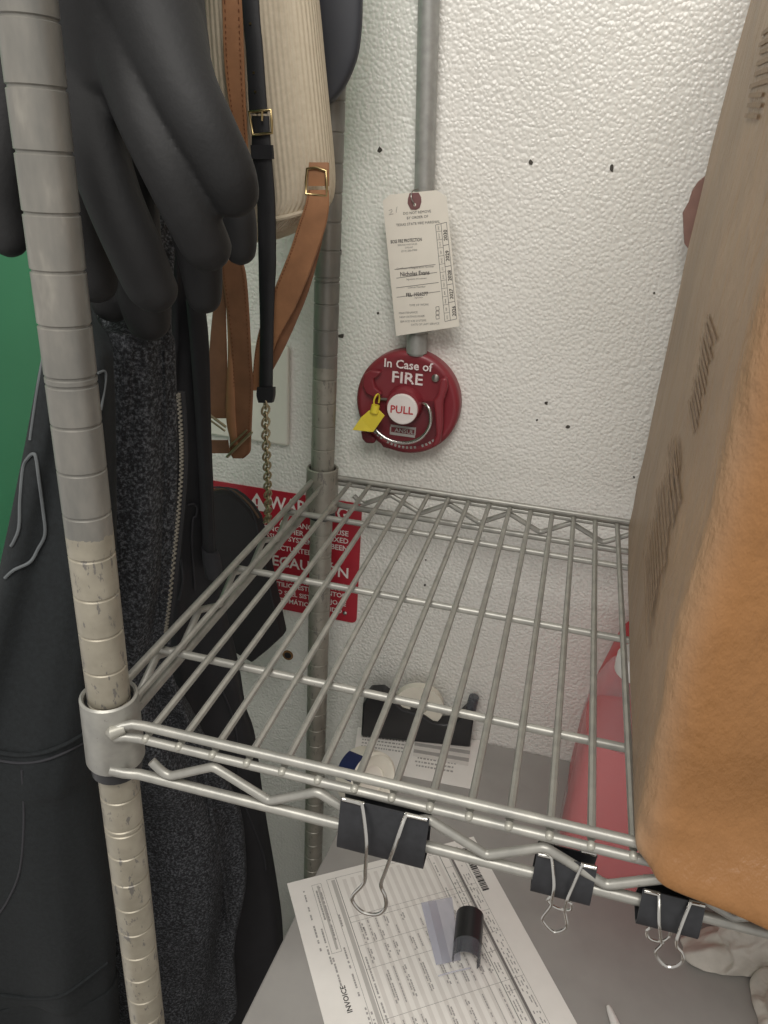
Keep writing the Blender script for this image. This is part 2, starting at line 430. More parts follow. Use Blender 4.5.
# ============================================================ KRAFT PAPER PARCEL
def parcel():
    x0, x1, yb, H = .3225, .66, .432, .56
    T = thing('paper_parcel', 'large brown kraft paper parcel standing on the right of the wire shelf', 'parcel', ((x0 + x1) / 2, .2, 0))
    mb = MB(); rows = []; N = 56
    zs = [0.0, .003, .008, .014, .020, .027, .034, .045, .06, .08] + [.08 + (H - .08) * k / 26 for k in range(1, 27)]
    def yfront(x, z):
        u = min(max((x - x0) / .10, 0), 1)
        fl = (.011 + .025 * u) * math.exp(-((z - .002) / .024) ** 2)
        bulge = .007 * math.sin(min(max((x - x0) / (x1 - x0), 0), 1) * PI) * math.sin(min(z / H, 1) * PI)
        return -.0115 - fl - bulge + .0015 * math.sin(x * 90 + z * 25) * math.exp(-z / .05)
    for z in zs:
        ring = []
        r = .016 if z > .02 else .010 + .3 * z
        inset = .002 * math.exp(-z / .003)
        xl = x0 - .0095 - .003 * math.sin(min(z / .25, 1) * PI * .5) + .0012 * math.sin(z * 40) + .006 * math.exp(-z / .006)
        xl_b = x0 + .004 + .012 * (max(z - .25, 0) / .25) ** 2
        # front left corner -> front -> right -> back -> left
        pts = []
        for k in range(15):
            t = k / 14; x = xl + r + (x1 - xl - 2 * r) * t
            pts.append((x, yfront(x, z) + inset, z))
        for k in range(1, 5):
            a = -PI / 2 + PI / 2 * k / 5; pts.append((x1 - r + r * math.cos(a), yfront(x1, z) + r + r * math.sin(a), z))
        for k in range(9): pts.append((x1, yfront(x1, z) + r + (yb - yfront(x1, z) - 2 * r) * k / 8, z))
        for k in range(11): pts.append((x1 - r - (x1 - xl_b - 2 * r) * k / 10, yb, z))
        for k in range(13):
            t = k / 12; y = yb - .012 - (yb - .012 - yfront(xl, z) - r) * t
            pts.append((xl_b + (xl - xl_b) * t - .0022 * math.sin(t * PI) , y, z))
        for k in range(1, 5):
            a = PI + PI / 2 * k / 5; pts.append((xl + r + r * math.cos(a), yfront(xl, z) + r + inset + r * math.sin(a), z))
        rows.append(pts)
    mb.loft(rows)
    # crumple
    from mathutils import noise
    for v in mb.v:
        n = noise.noise(v * 38) * .0016 + noise.noise(v * 90) * .0008
        low = math.exp(-max(v.z, 0) / .03) * noise.noise(Vector((v.x * 70, v.y * 40, v.z * 110))) * .004
        cr = math.exp(-max(v.x - x0, 0) / .05) * math.exp(-max(v.z, 0) / .04) * (.35 - abs(noise.noise(Vector((v.x * 60 + v.z * 40, v.y * 30, v.z * 55))))) * .011 if v.y < .02 else 0
        v.y += n + low - cr; v.x += noise.noise(v * 30 + Vector((5, 1, 2))) * .0012
        v.z = max(v.z, .0008) - .011 * min(max((-.017 - v.y) / .018, 0), 1) * math.exp(-max(v.z, 0) / .02)
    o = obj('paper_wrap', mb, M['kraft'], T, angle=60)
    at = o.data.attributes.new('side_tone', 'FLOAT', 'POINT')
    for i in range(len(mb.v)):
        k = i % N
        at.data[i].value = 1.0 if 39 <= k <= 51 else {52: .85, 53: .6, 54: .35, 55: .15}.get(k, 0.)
    sd = o.modifiers.new('sub', 'SUBSURF'); sd.levels = 1; sd.render_levels = 2
    def side_x(y, z):
        t = min(max((yb - .012 - y) / (yb - .012 + .0115), 0), 1)
        xb = x0 + .004 + .012 * (max(z - .25, 0) / .25) ** 2; xf = x0 - .0125 + .0012 * math.sin(z * 40)
        return xb + (xf - xb) * t - .0022 * math.sin(t * PI) - .0014
    def patch(px, py, w, h, n, seed):
        d = ray(px, py); X = x0 - .006
        for _ in range(5):
            c = CAM + d * ((X - CAM.x) / d.x); X = side_x(c.y, c.z)
        b = MB(); rg = random.Random(seed)
        for k in range(n):
            zz = c.z + h * (k / (n - 1) - .5); ya = c.y - w * rg.uniform(.3, .5); yc = c.y + w * rg.uniform(.3, .5); hh = h / n * .5
            b.slab([(side_x(ya, zz), ya, zz - .002), (side_x(yc, zz), yc, zz + .002), (side_x(yc, zz), yc, zz + .002 + hh), (side_x(ya, zz), ya, zz - .002 + hh)], (-.0001, 0, 0))
        obj('faded_stamp', b, M['ink'], T, smooth=False)
    patch(700, 375, .06, .050, 12, 1)
    patch(657, 535, .12, .085, 14, 2)
    patch(672, 470, .05, .025, 7, 3)
    patch(760, 75, .08, .040, 9, 4)
    # torn flap curling out behind the far edge
    c = onY(699, 214, .432); pts = []
    for k in range(13):
        a = PI / 2 + PI * k / 12; pts.append((c.x + .010 + .022 * math.cos(a) * (1 + .06 * math.sin(k * 2.3)), .432, c.z + .036 * math.sin(a)))
    obj('curled_flap', MB().slab(pts, (0, .006, 0)), M['mauve'], T, smooth=False)
parcel()

# ============================================================ WALL FITTINGS
# conduit
a = onY(429, -120, WALL - .0125); b = onY(424, 190, WALL - .0125); c = onY(411, 354, WALL - .0125)
CP = thing('conduit_pipe', 'galvanised conduit pipe running up the white wall above the red pull station', 'pipe', (b.x, WALL - .0125, c.z))
YQ = WALL - .0115
obj('tube', MB().tube([(.057, YQ, .75), (.0722, YQ, .4525), (.0806, YQ, .298), (.0850, YQ, c.z)], .0098, 20), M['pipe'], CP)
obj('coupling', MB().tube([(.0849, YQ, c.z + .002), (.0840, YQ, c.z + .022)], .0112, 20), M['pipe'], CP)
# blank plate
r1 = onY(290.6, 346, WALL); r2 = onY(290.6, 445, WALL)
o = obj('blank_wall_plate', MB().box((r1.x - .116, WALL - .0065, r2.z), (r1.x, WALL - .0002, r1.z)), M['plate'], None, origin=((r1.x - .058), WALL, r2.z))
bevel(o, .003, 3); tag(o, 'ivory blank electrical cover plate on the wall behind the leather straps', 'wall plate')

# warning sign
tr = onY(362, 504, WALL); br = onY(357, 623, WALL); tl = onY(213, 481, WALL)
xr, zt, zb = (tr.x + br.x) / 2, tr.z, br.z; xl = onY(196, 490, WALL).x
SG = thing('warning_sign', 'red bilingual warning sign on the wall behind the back post', 'sign', ((xl + xr) / 2, WALL, zb))
def rrect(x0, x1, z0, z1, r, y, n=5):
    pts = []
    for cx, cz, a0 in ((x1 - r, z1 - r, 0), (x0 + r, z1 - r, 90), (x0 + r, z0 + r, 180), (x1 - r, z0 + r, 270)):
        for k in range(n + 1):
            a = math.radians(a0 + 90 * k / n); pts.append((cx + r * math.cos(a), y, cz + r * math.sin(a)))
    return pts
obj('sign_panel', MB().slab(rrect(xl, xr, zb, zt, .007, WALL - .0002), (0, -.0014, 0)), M['sign_red'], SG, smooth=False)
YS = WALL - .0019
S = MB()
def wtext(mb, s, px, py, size, align='LEFT', Y=YS, sx=1.0, bold=False):
    c = onY(px, py, Y); text_mb(mb, s, c, (1, 0, 0), (0, 0, 1), size, align, sx, bold)
wtext(S, 'WARNING', 269, 508, .0245, 'LEFT', sx=.86, bold=True)
for s, px, py in (('APPLIANCE FIRE, USE', 348.5, 536.5), ('EXTINGUISHER AFTER FIXED', 348.5, 544), ('SUPPRESSION SYSTEM HAS BEEN', 348, 551.5)):
    wtext(S, s, px, py, .0098, 'RIGHT', sx=.98, bold=True)
wtext(S, 'ACTUATED.', 275, 549, .0098, 'LEFT', bold=True)
wtext(S, 'PRECAUCIÓN', 349, 578.5, .0205, 'RIGHT', sx=.98, bold=True)
for s, px, py in (('EN CASO DE INCENDIO DE UN', 340, 591), ('APARATO, UTILICE ESTE EXTINTOR', 346, 598.5), ('SOLO SI EL SISTEMA FIJO SE', 346, 606.5), ('AUTOMÁTICO HA SIDO', 342, 613.5)):
    wtext(S, s, px, py, .0092, 'RIGHT', sx=.98, bold=True)
wtext(S, 'ACTIVADO.', 272, 612, .0092, 'LEFT', bold=True)
obj('white_lettering', S, M['white_print'], SG, smooth=False)
c = onY(257, 503, YS)
tri = MB().slab([(c.x - .014, YS, c.z - .010), (c.x + .014, YS, c.z - .010), (c.x, YS, c.z + .014)], (0, -.0001, 0))
o = obj('alert_triangle', tri, M['white_print'], SG, smooth=False)
ex = MB().slab([(c.x - .0016, YS - .0003, c.z + .006), (c.x + .0016, YS - .0003, c.z + .006), (c.x + .001, YS - .0003, c.z - .002), (c.x - .001, YS - .0003, c.z - .002)], (0, -.0001, 0))
ex.slab([(c.x - .0013, YS - .0003, c.z - .004), (c.x + .0013, YS - .0003, c.z - .004), (c.x + .0013, YS - .0003, c.z - .007), (c.x - .0013, YS - .0003, c.z - .007)], (0, -.0001, 0))
obj('exclamation_mark', ex, M['sign_red'], o, smooth=False)
c = onY(345.5, 612, WALL)
obj('screw_head', MB().lathe([(.0028, .0015), (.0026, .003), (.0010, .0038)], (c.x, WALL, c.z), 'Y', 14), M['chrome'], SG)

# pull station
pc = onY(407.5, 403, WALL - .014)
RP = .0575
PS = thing('fire_pull_station', 'round red fire pull station with white PULL button on the wall', 'fire alarm', (pc.x, WALL, pc.z))
prof = [(RP, .0002), (RP, .012), (RP * .985, .016), (RP * .93, .0185), (RP * .88, .0185), (RP * .80, .0165), (.001, .0165)]
obj('cover', MB().lathe(prof, (pc.x, WALL, pc.z), 'Y', 56), M['red_cast'], PS)
YP = WALL - .0165
def D(cx, cy, h=0.): return onY(340 + cx * .1823, 330 + cy * .1823, YP - h)
def Dp(pts, h=0.): return [D(x, y, h) for x, y in pts]
# lower recess plate
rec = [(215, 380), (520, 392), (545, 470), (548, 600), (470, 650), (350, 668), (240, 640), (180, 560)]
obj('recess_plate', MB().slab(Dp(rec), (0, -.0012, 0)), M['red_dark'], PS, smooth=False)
o = obj('side_guard', MB().slab(Dp([(560, 255), (592, 250), (600, 300), (575, 380), (572, 520), (555, 610), (505, 640), (535, 560), (530, 470), (520, 375), (545, 340)]), (0, -.010, 0)), M['red_cast'], PS); bevel(o, .0025, 3)
o = obj('side_guard', MB().slab(Dp([(135, 240), (175, 215), (235, 222), (215, 250), (190, 262), (200, 310), (240, 345), (205, 372), (150, 345), (128, 300)]), (0, -.006, 0)), M['red_cast'], PS); bevel(o, .002, 3)
c = D(345, 425, .010)
obj('button_boss', MB().lathe([(.0205, 0), (.0195, .008), (.0180, .011), (.001, .011)], (c.x, YP, c.z + .001), 'Y', 36), M['red_cast'], PS)
c = D(340, 437, .0142)
bt = obj('pull_button', MB().lathe([(.0168, .010), (.0166, .0135), (.0158, .0142), (.001, .0142)], (c.x, YP, c.z), 'Y', 36), M['white_print'], PS)
t = MB(); text_mb(t, 'PULL', D(336, 458, .0147), (1, 0, .035), (0, 0, 1), .0118, 'CENTER', .98, True)
obj('pull_lettering', t, M['red_print'], bt, smooth=False)
t = MB(); text_mb(t, 'In Case of', D(370, 214, .0026), (1, 0, .01), (0, 0, 1), .0128, 'CENTER', 1.0, True)
text_mb(t, 'FIRE', D(366, 294, .0010), (1, 0, .01), (0, 0, 1), .0172, 'CENTER', 1.12, True)
obj('worn_lettering', t, M['worn_print'], PS, smooth=False)
t = MB(); text_mb(t, 'ANSUL', D(352, 565, .0017), (1, 0, 0), (0, 0, 1), .0064, 'CENTER', 1.1, True)
for a, b in (((278, 530), (412, 536)), ((278, 573), (412, 577)), ((275, 530), (279, 573)), ((410, 534), (414, 577))):
    p, q = D(*a, .0017), D(*b, .0017)
    t.slab([p, (q.x, p.y, p.z), q, (p.x, p.y, q.z)] if abs(p.x - q.x) > .003 else [p, (q.x, p.y, p.z), q, (p.x, p.y, q.z)], (0, -.0002, 0))
obj('name_lettering', t, M['mid_print'], PS, smooth=False)
t = MB()
for k in range(17):
    a = math.radians(228 + k * 5.2); r = RP * .86
    if k in (3, 12): continue
    u = Vector((-math.sin(a), 0, math.cos(a))); n = Vector((math.cos(a), 0, math.sin(a))); q = Vector((pc.x, WALL - .0187, pc.z)) + n * r
    t.slab([q - u * .0012 - n * .0014, q + u * .0012 - n * .0014, q + u * .0012 + n * .0014, q - u * .0012 + n * .0014], (0, -.0002, 0))
obj('rim_lettering', t, M['mid_print'], PS, smooth=False)
hp = [D(440, 402, .004), D(470, 408, .009), D(492, 440, .012), D(497, 500, .013), D(478, 555, .0135), D(430, 600, .0135), D(360, 619, .0135), D(280, 607, .0135), D(215, 568, .013), D(185, 530, .010)]
obj('pull_handle', MB().tube(smooth_pts(hp, 5), .0019, 12), M['chrome'], PS)
obj('handle_bar', MB().tube([D(212, 378, .004), D(300, 382, .004)], .0016, 8), M['steel'], PS)
c = D(525, 262)
obj('screw_head', MB().lathe([(.0042, .0), (.0040, .0022), (.0014, .0034)], (c.x, YP, c.z), 'Y', 16), M['steel'], PS)
o = obj('lower_lug', MB().slab(Dp([(120, 545), (165, 560), (205, 590), (195, 615), (150, 615), (128, 590)]), (0, -.006, 0)), M['red_dark'], PS); bevel(o, .002)
# yellow seal tag
ST = thing('seal_tag', 'yellow plastic seal tag tied to the pull station handle', 'tag', D(190, 440, .014))
pl = Dp([(78, 538), (118, 476), (160, 440), (214, 436), (246, 468), (186, 556)], .0165)
for k, v in enumerate(pl): v.y -= (.006, .002, 0, 0, 0, .002)[k]
o = obj('tag_plate', MB().slab(pl, (0, -.0012, 0)), M['yellow'], ST, smooth=False); bevel(o, .0004)
obj('tag_neck', MB().tube([D(196, 412, .0170), D(188, 452, .0175)], [.0044, .0050], 12), M['yellow'], ST)
obj('tie_loop', MB().tube(smooth_pts([D(188, 415, .0165), D(186, 390, .0165), D(196, 362, .0155), D(210, 352, .012), D(216, 372, .008), D(212, 400, .008)], 5), .0009, 8), M['yellow'], ST)

# inspection tag
TY = WALL - .028
A = onY(383, 191, TY); Bq = onY(448, 187, TY); Cc = onY(396.5, 336, TY)
ud = (Bq - A).normalized(); vd = (Cc - A); vd = (vd - ud * vd.dot(ud)); TH = vd.length; vd.normalize(); TW = (Bq - A).length
TG = thing('inspection_tag', 'white card inspection tag with printed years hanging on the conduit', 'tag', Cc)
def tp(px, py, h=.0006):
    """pixel in the 704-wide tag crop -> point on the card"""
    q = onY(370 + px * .15625, 180 + py * .15625, TY); return q + Vector((0, -h, 0))
card = [tp(82, 135, 0), tp(128, 93, 0), tp(425, 65, 0), tp(490, 105, 0), tp(572, 936, 0), tp(168, 998, 0)]
obj('card', MB().slab(card, (0, -.0004, 0)), M['card'], TG, smooth=False)
du = (tp(400, 200) - tp(200, 218)).normalized(); dv = Vector((-du.z, 0, du.x))
eb = [tp(255, 84), tp(312, 80), tp(328, 110), tp(330, 140), tp(318, 178), tp(296, 190), tp(262, 188), tp(242, 150), tp(244, 120)]
obj('eyelet_patch', MB().slab(eb, (0, -.0004, 0)), M['eyelet'], TG, smooth=False)
c = tp(288, 158, .001)
obj('eyelet_hole', MB().lathe([(.0014, 0), (.0014, .0004)], (c.x, c.y, c.z), 'Y', 12), M['card'], TG)
obj('hanging_wire', MB().tube(smooth_pts([tp(288, 158, .002), tp(270, 110, .004), tp(272, 70, -.001), tp(300, 62, -.006)], 4), .0006, 6), M['steel'], TG)
t = MB(); g = MB()
def tt(mb, s, px, py, size, align='CENTER', bold=False, sx=1., rot=False):
    if rot: text_mb(mb, s, tp(px, py), dv, -du, size, align, sx, bold)
    else: text_mb(mb, s, tp(px, py), du, dv, size, align, sx, bold)
tt(t, 'DO NOT REMOVE', 302, 215, .0034); tt(t, 'BY ORDER OF', 305, 246, .0034); tt(t, 'TEXAS STATE FIRE MARSHAL', 308, 285, .0034)
tt(t, 'BOSS FIRE PROTECTION', 233, 398, .0044, bold=True, sx=.66)
tt(g, 'SERVICE AND SALES', 240, 418, .0022); tt(g, 'DALLAS', 250, 436, .0022); tt(g, '(214) 266-0900', 252, 457, .0026)
tt(g, 'Certificate of Registration Number', 290, 566, .0027); tt(t, 'Nicholas Evans', 288, 610, .0058, bold=True, sx=.86)
tt(g, 'Signature of Licensee', 298, 636, .0024); tt(g, 'License Number', 300, 690, .0027); tt(t, 'FEL-1026277', 302, 742, .0050, bold=True, sx=.86); tt(g, 'Signature', 312, 756, .0022)
tt(g, 'TYPE OF WORK', 315, 805, .0028)
tt(g, 'MAINTENANCE', 186, 858, .0028, 'LEFT'); tt(g, 'NEW EXTINGUISHER', 190, 884, .0028, 'LEFT'); tt(g, 'SERVICE SUB SYSTEMS', 194, 912, .0028, 'LEFT'); tt(g, 'DATE OF LAST SERVICE', 264, 932, .0028, 'LEFT')
for s, px, py in (('2030', 494, 352), ('2029', 507, 484), ('2028', 521, 610), ('2027', 532, 728), ('2026', 548, 838)): tt(t, s, px, py, .0050, rot=True, bold=True)
for k, s in enumerate(('DEC', 'NOV', 'OCT', 'SEP', 'AUG', 'JUL', 'JUN', 'MAY', 'APR', 'MAR', 'FEB', 'JAN')): tt(g, s, 444 + k * 5, 306 + k * 52, .0022, rot=True)
def tline(mb, a, b, w=.00025):
    p, q = tp(*a), tp(*b); d = (q - p).normalized(); n = Vector((-d.z, 0, d.x)) * w
    mb.quad(p - n, q - n, q + n, p + n)
for a, b in (((420, 288), (490, 270)), ((420, 288), (480, 905)), ((490, 270), (556, 888)), ((480, 905), (556, 888)), ((455, 280), (515, 898)), ((468, 420), (506, 411)), ((478, 556), (518, 547)), ((490, 672), (531, 663)), ((500, 785), (543, 776)),
             ((158, 572), (420, 540)), ((170, 628), (430, 590)), ((168, 690), (440, 655)), ((172, 750), (450, 712))): tline(g, a, b)
for k in range(3):
    y = 812 + 28 * k; tline(g, (422, y), (442, y - 3)); tline(g, (424, y + 22), (444, y + 19)); tline(g, (422, y), (424, y + 22)); tline(g, (442, y - 3), (444, y + 19))
for k in range(11): tline(g, (424 + k * 5, 332 + k * 52), (459 + k * 5, 326 + k * 52), .00018)
obj('black_lettering', t, M['black_print'], TG, smooth=False); obj('grey_lettering', g, M['grey_print'], TG, smooth=False)
h = MB()
for pts in ([(122, 195), (140, 188), (143, 200), (122, 222), (150, 216)], [(175, 170), (170, 190), (168, 210)]): h.tube([tp(*q) for q in pts], .00018, 5)
obj('pencil_number', h, M['grey_print'], TG)

# ============================================================ BINDER CLIPS
def binder_clip(corners, label, yl, snake, loop, back_loop):
    """corners: px of top-left, top-right, bottom-right, bottom-left of the front plate"""
    tl_, tr_, br_, bl_ = [onY(x, y, yl - .004) for x, y in corners]
    x0, x1 = (tl_.x + bl_.x) / 2, (tr_.x + br_.x) / 2; zt = (tl_.z + tr_.z) / 2; zb = (bl_.z + br_.z) / 2
    h = zt - zb; yf, ybk = yl - .010, yl + .010
    T = thing('binder_clip', label, 'binder clip', ((x0 + x1) / 2, yl, zb), 'black binder clips on the shelf front')
    n = 8; lo = []; li = []
    prof = [(yl - .0042, zt), (yl - .0060, zt - h * .3), (yf + .001, zb + .004), (yf + .0016, zb + .0012), (yf + .004, zb), (ybk - .004, zb), (ybk - .0016, zb + .0012), (ybk - .001, zb + .004), (yl + .0060, zt - h * .3), (yl + .0042, zt)]
    th = .0007
    inner = [(yl + (y - yl) * (1 - th / max(abs(y - yl), .002)), z + (th if z < zb + .002 else 0)) for y, z in prof]
    sec = prof + list(reversed(inner))
    obj('spring_body', MB().loft([[(x0, y, z) for y, z in sec], [(x1, y, z) for y, z in sec]]), M['clip'], T, angle=35)
    wd = x1 - x0
    # curled lips with silver hinge tubes
    for sgn, nm in ((-1, 'front'), (1, 'back')):
        for a, b in ((0.02, .27), (.73, .98)):
            obj('hinge_barrel', MB().tube([(x0 + wd * a, yl + sgn * .0046, zt - .0002), (x0 + wd * b, yl + sgn * .0046, zt - .0002)], .0013, 10), M['chrome'], T)
    wires = [(loop, -1)] + ([(back_loop, 1)] if back_loop else [])
    for lp, sgn in wires:
        pts = [onY(x, y, (yf - .003) if sgn < 0 else ybk + .002) for x, y in lp]
        p0 = Vector((x0 + wd * .26, yl + sgn * .0060, zt - .001)); p1 = Vector((x0 + wd * .74, yl + sgn * .0060, zt - .001))
        if sgn < 0 or True:
            allp = [Vector((x0 + wd * .06, yl + sgn * .0050, zt)), Vector((x0 + wd * .22, yl + sgn * .0052, zt)), p0] + pts + [p1, Vector((x1 - wd * .22, yl + sgn * .0052, zt)), Vector((x1 - wd * .06, yl + sgn * .0050, zt))]
        obj('wire_handle', MB().tube(smooth_pts(allp, 6), .00085 if wd < .04 else .0011, 8), M['chrome'], T)
    return T, x0, x1, zt
T, x0, x1, zt = binder_clip([(342, 797), (431, 820), (423, 863), (338, 843)], 'largest black binder clip on the shelf front, wire handle hanging over the invoice', -.0125, False,
    [(366.5, 840), (365.5, 868), (364, 883), (353.5, 895), (353, 902), (361, 911), (372, 914.5), (381, 913), (386, 906), (385, 896), (381, 885), (386, 870), (397, 840)], None)
obj('back_hinge_wire', MB().tube([onY(378, 807, -.0075), onY(384, 811, -.0075), onY(392, 813, -.0075), onY(398, 811, -.0075)], .0011, 8), M['chrome'], T)
binder_clip([(536, 851), (596, 868), (590, 903), (532, 884)], 'middle small black binder clip on the shelf front with crossed wire handles', -.0085, True,
    [(554, 885), (552, 899), (551, 906), (543, 917), (544, 923), (552, 931), (558, 932), (565, 929), (567, 924), (565, 912), (566, 905), (569, 895)],
    [(553, 888), (548, 899), (548, 901), (553, 906), (560, 909), (567, 910), (571, 909), (571, 903), (568, 896)])
binder_clip([(640, 887), (702, 905), (700, 934), (638, 919)], 'rightmost black binder clip directly under the brown parcel', -.0105, True,
    [(659, 920), (661, 940), (662, 944), (656, 951), (657, 957), (663, 964), (670, 967), (678, 965), (683, 960), (682, 953), (677, 946), (678, 935)],
    [(652, 922), (647, 930), (648, 937), (655, 941), (663, 941), (669, 937), (671, 930)])

# ============================================================ ON THE DESK
# invoice sheet
PO = onZ(287, 884, DESK); PT = onZ(473.5, 837, DESK); pu = (PT - PO).normalized(); pw = (PT - PO).length; pv = Vector((pu.y, -pu.x, 0)); ph = .279
INV = thing('invoice_sheet', 'white printed invoice lying on the grey desk under the shelf front', 'paper', PO)
def ip(u, v, h=.0012): return PO + pu * u + pv * v + Vector((0, 0, h))
obj('sheet', MB().slab([ip(0, 0, .0004), ip(pw, 0, .0004), ip(pw, ph, .0004), ip(0, ph, .0004)], (0, 0, .0005)), M['paper'], INV, smooth=False)
def rect(mb, u0, u1, v0, v1, h=.0012): mb.quad(ip(u0, v0, h), ip(u1, v0, h), ip(u1, v1, h), ip(u0, v1, h))
pale, mid, dark, gr, tx = MB(), MB(), MB(), MB(), MB()
for k in range(13):
    u = .056 + k * .0086; rect(pale, u, u + .0040, .012, ph - .012, .00105)
rect(mid, .0445, .0485, .010, ph - .02, .0011); rect(mid, .0285, .0310, .012, .085, .0011); rect(mid, .1745, .1775, .004, ph - .01, .0011)
def frame(u0, u1, v0, v1, w=.0003):
    rect(gr, u0, u1, v0, v0 + w); rect(gr, u0, u1, v1 - w, v1); rect(gr, u0, u0 + w, v0, v1); rect(gr, u1 - w, u1, v0, v1)
frame(.0235, .0335, .010, .088); frame(.040, .0500, .008, ph - .015); frame(.050, .166, .008, ph - .015)
frame(.166, .190, .008, ph - .015); frame(.1535, .166, .010, ph - .015)
for v in (.056, .062, .088, .112, .16, .21): rect(gr, .050, .190, v, v + .00028)
for v in (.030, .05, .075, .10, .13, .17): rect(gr, .166, .176, v, v + .0003)
rect(dark, .1765, .1790, .004, ph - .01)
rng = random.Random(3)
def dashes(u, v0, v1, h, mb, gap=.3):
    v = v0
    while v < v1:
        L = rng.uniform(.0012, .0034)
        if rng.random() > gap * .5: rect(mb, u, u + h, v, v + L)
        v += L + rng.uniform(.0003, .0005) + (.0016 if rng.random() < .14 else 0)
dashes(.0135, .014, .048, .0016, tx); dashes(.0135, .055, .085, .0018, tx)
for u, a, b in ((.020, .060, .10), (.0225, .092, .118), (.0355, .085, .105), (.0355, .112, .135), (.0260, .014, .05), (.0300, .014, .075)): dashes(u, a, b, .0017, tx)
for u, a, b in ((.0525, .10, .19), (.060, .07, .085), (.0405, .05, .062), (.0415, .15, .20), (.0375, .145, .19)): dashes(u, a, b, .0016, tx)
for k in range(13):
    u = .0575 + k * .0086
    for a, b in ((.064, .074), (.077, .086), (.092, .106), (.116, .150), (.165, .20), (.215, .24)):
        if rng.random() < .62:
            dashes(u, a, b, .0013, tx)
            if rng.random() < .6: dashes(u + .0022, a + .002, b - .002, .0013, tx)
for u in (.168, .171, .181, .184, .1865): dashes(u, .02 + rng.random() * .03, ph - .05, .0011, tx, .8)
for u, a in ((.156, .02), (.156, .05), (.160, .085), (.160, .13)): dashes(u, a, a + .016, .0013, tx)
v = .012
bar = MB()
while v < .066:
    L = rng.choice((.0007, .0012, .0019)); rect(bar, .1925, .2000, v, v + L); v += L + rng.choice((.0006, .001))
obj('shaded_rows', pale, M['pale_print'], INV, smooth=False); obj('shaded_columns', mid, M['column_print'], INV, smooth=False)
obj('printed_text', tx, M['text_print'], INV, smooth=False); obj('ruled_lines', gr, M['grey_print'], INV, smooth=False); obj('thick_line', dark, M['grey_print'], INV, smooth=False); obj('barcode', bar, M['black_print'], INV, smooth=False)
t = MB(); text_mb(t, 'INVOICE', ip(.0265, .1455), -pv, -pu, .0068, 'LEFT', .95, True)
obj('heading_lettering', t, M['black_print'], INV, smooth=False)

# curled black label tube and its clear sleeve
P0, P1 = onZ(470, 916, DESK + .014), onZ(466, 962, DESK + .014)
ax = (P1 - P0).normalized(); sd_ = ax.cross(Vector((0, 0, 1))).normalized(); RB = .0134
LT = thing('curled_label_tube', 'small curled black label tube lying on the invoice', 'label tube', (P0 + P1) / 2 - Vector((0, 0, .0148)))
def arc_shell(p0, p1, r, a0, a1, th, n=20):
    mb = MB(); rings = []
    for p in (p0, p0.lerp(p1, .33), p0.lerp(p1, .66), p1):
        o_ = [p + sd_ * math.cos(a0 + (a1 - a0) * k / n) * r + Vector((0, 0, 1)) * math.sin(a0 + (a1 - a0) * k / n) * r for k in range(n + 1)]
        i_ = [p + sd_ * math.cos(a0 + (a1 - a0) * k / n) * (r - th) + Vector((0, 0, 1)) * math.sin(a0 + (a1 - a0) * k / n) * (r - th) for k in range(n, -1, -1)]
        rings.append(o_ + i_)
    return mb.loft(rings)
zc = Vector((0, 0, DESK + .0152 - P0.z)); P0 += zc; P1 += zc
obj('black_shell', arc_shell(P0, P0.lerp(P1, .66), RB, -.5, PI + 1.1, .0008), M['black_plastic'], LT)
obj('smoked_end', arc_shell(P0.lerp(P1, .67), P1, RB * .99, -.5, PI + .6, .0005), M['grey_film'], LT)
FS = thing('clear_film_sleeve', 'clear plastic film sleeve lying on the invoice beside the black tube', 'plastic sleeve', onZ(442, 940, DESK))
q = [onZ(x, y, DESK + .0025) for x, y in ((421, 903), (452, 897), (461, 960), (470, 968), (440, 975), (436, 965))]
obj('film', MB().slab([q[0], q[1], q[2], q[5]], (0, 0, .0003)), M['film'], FS, smooth=False)
obj('film_fold', MB().loft([[onZ(421 + 15 * t, 903 + 62 * t, DESK + .0030), onZ(428 + 15 * t, 902 + 62 * t, DESK + .0075), onZ(436 + 15 * t, 900 + 62 * t, DESK + .0030), onZ(428 + 15 * t, 902 + 62 * t, DESK + .0070)] for t in (0, .5, 1)]), M['film'], FS)
obj('film_edge', MB().tube([onZ(438, 976, DESK + .004), onZ(452, 972, DESK + .006), onZ(470, 968, DESK + .004)], .0008, 6), M['film'], FS)

# printed slips under the dispenser
sl = [onZ(x, y, DESK) for x, y in ((358, 728), (480, 741), (474, 790), (352, 766))]
SLP = thing('paper_slip', 'printed white slip under the black tape dispenser', 'paper', sl[3])
obj('slip_sheet', MB().slab([p + Vector((0, 0, .0004)) for p in sl], (0, 0, .0008)), M['paper'], SLP, smooth=False)
g = MB()
def sp(u, v): return (sl[0].lerp(sl[1], u)).lerp(sl[3].lerp(sl[2], u), v) + Vector((0, 0, .0015))
for k in range(9):
    u = .05
    v = .04 + k * .085
    while u < (.42 if k < 6 else .82):
        L = rng.uniform(.01, .025)
        if k < 6 or u > .5: g.quad(sp(u, v), sp(u + L, v), sp(u + L, v + .035), sp(u, v + .035))
        u += L + .009
obj('slip_print', g, M['mid_print'], SLP, smooth=False)
for k in range(7):
    c0, c1 = sp(.48, .02 + k * .075), sp(.93, .05 + k * .075); d = sp(.48, .12 + k * .075) - c0; e = sp(.93, .15 + k * .075) - c1; z = Vector((0, 0, .0005 + .0004 * (6 - k)))
    o = obj('coupon_strip', MB().slab([c0 + z, c1 + z, c1 + e * .8 + z, c0 + d * .8 + z], (0, 0, .0004)), M['mid_print'] if k % 2 else M['pale_print'], None, smooth=False, origin=c0)
    tag(o, 'pale ruled coupon strip in the fanned stack on the printed slip', 'coupon', 'coupon strips under the tape dispenser')

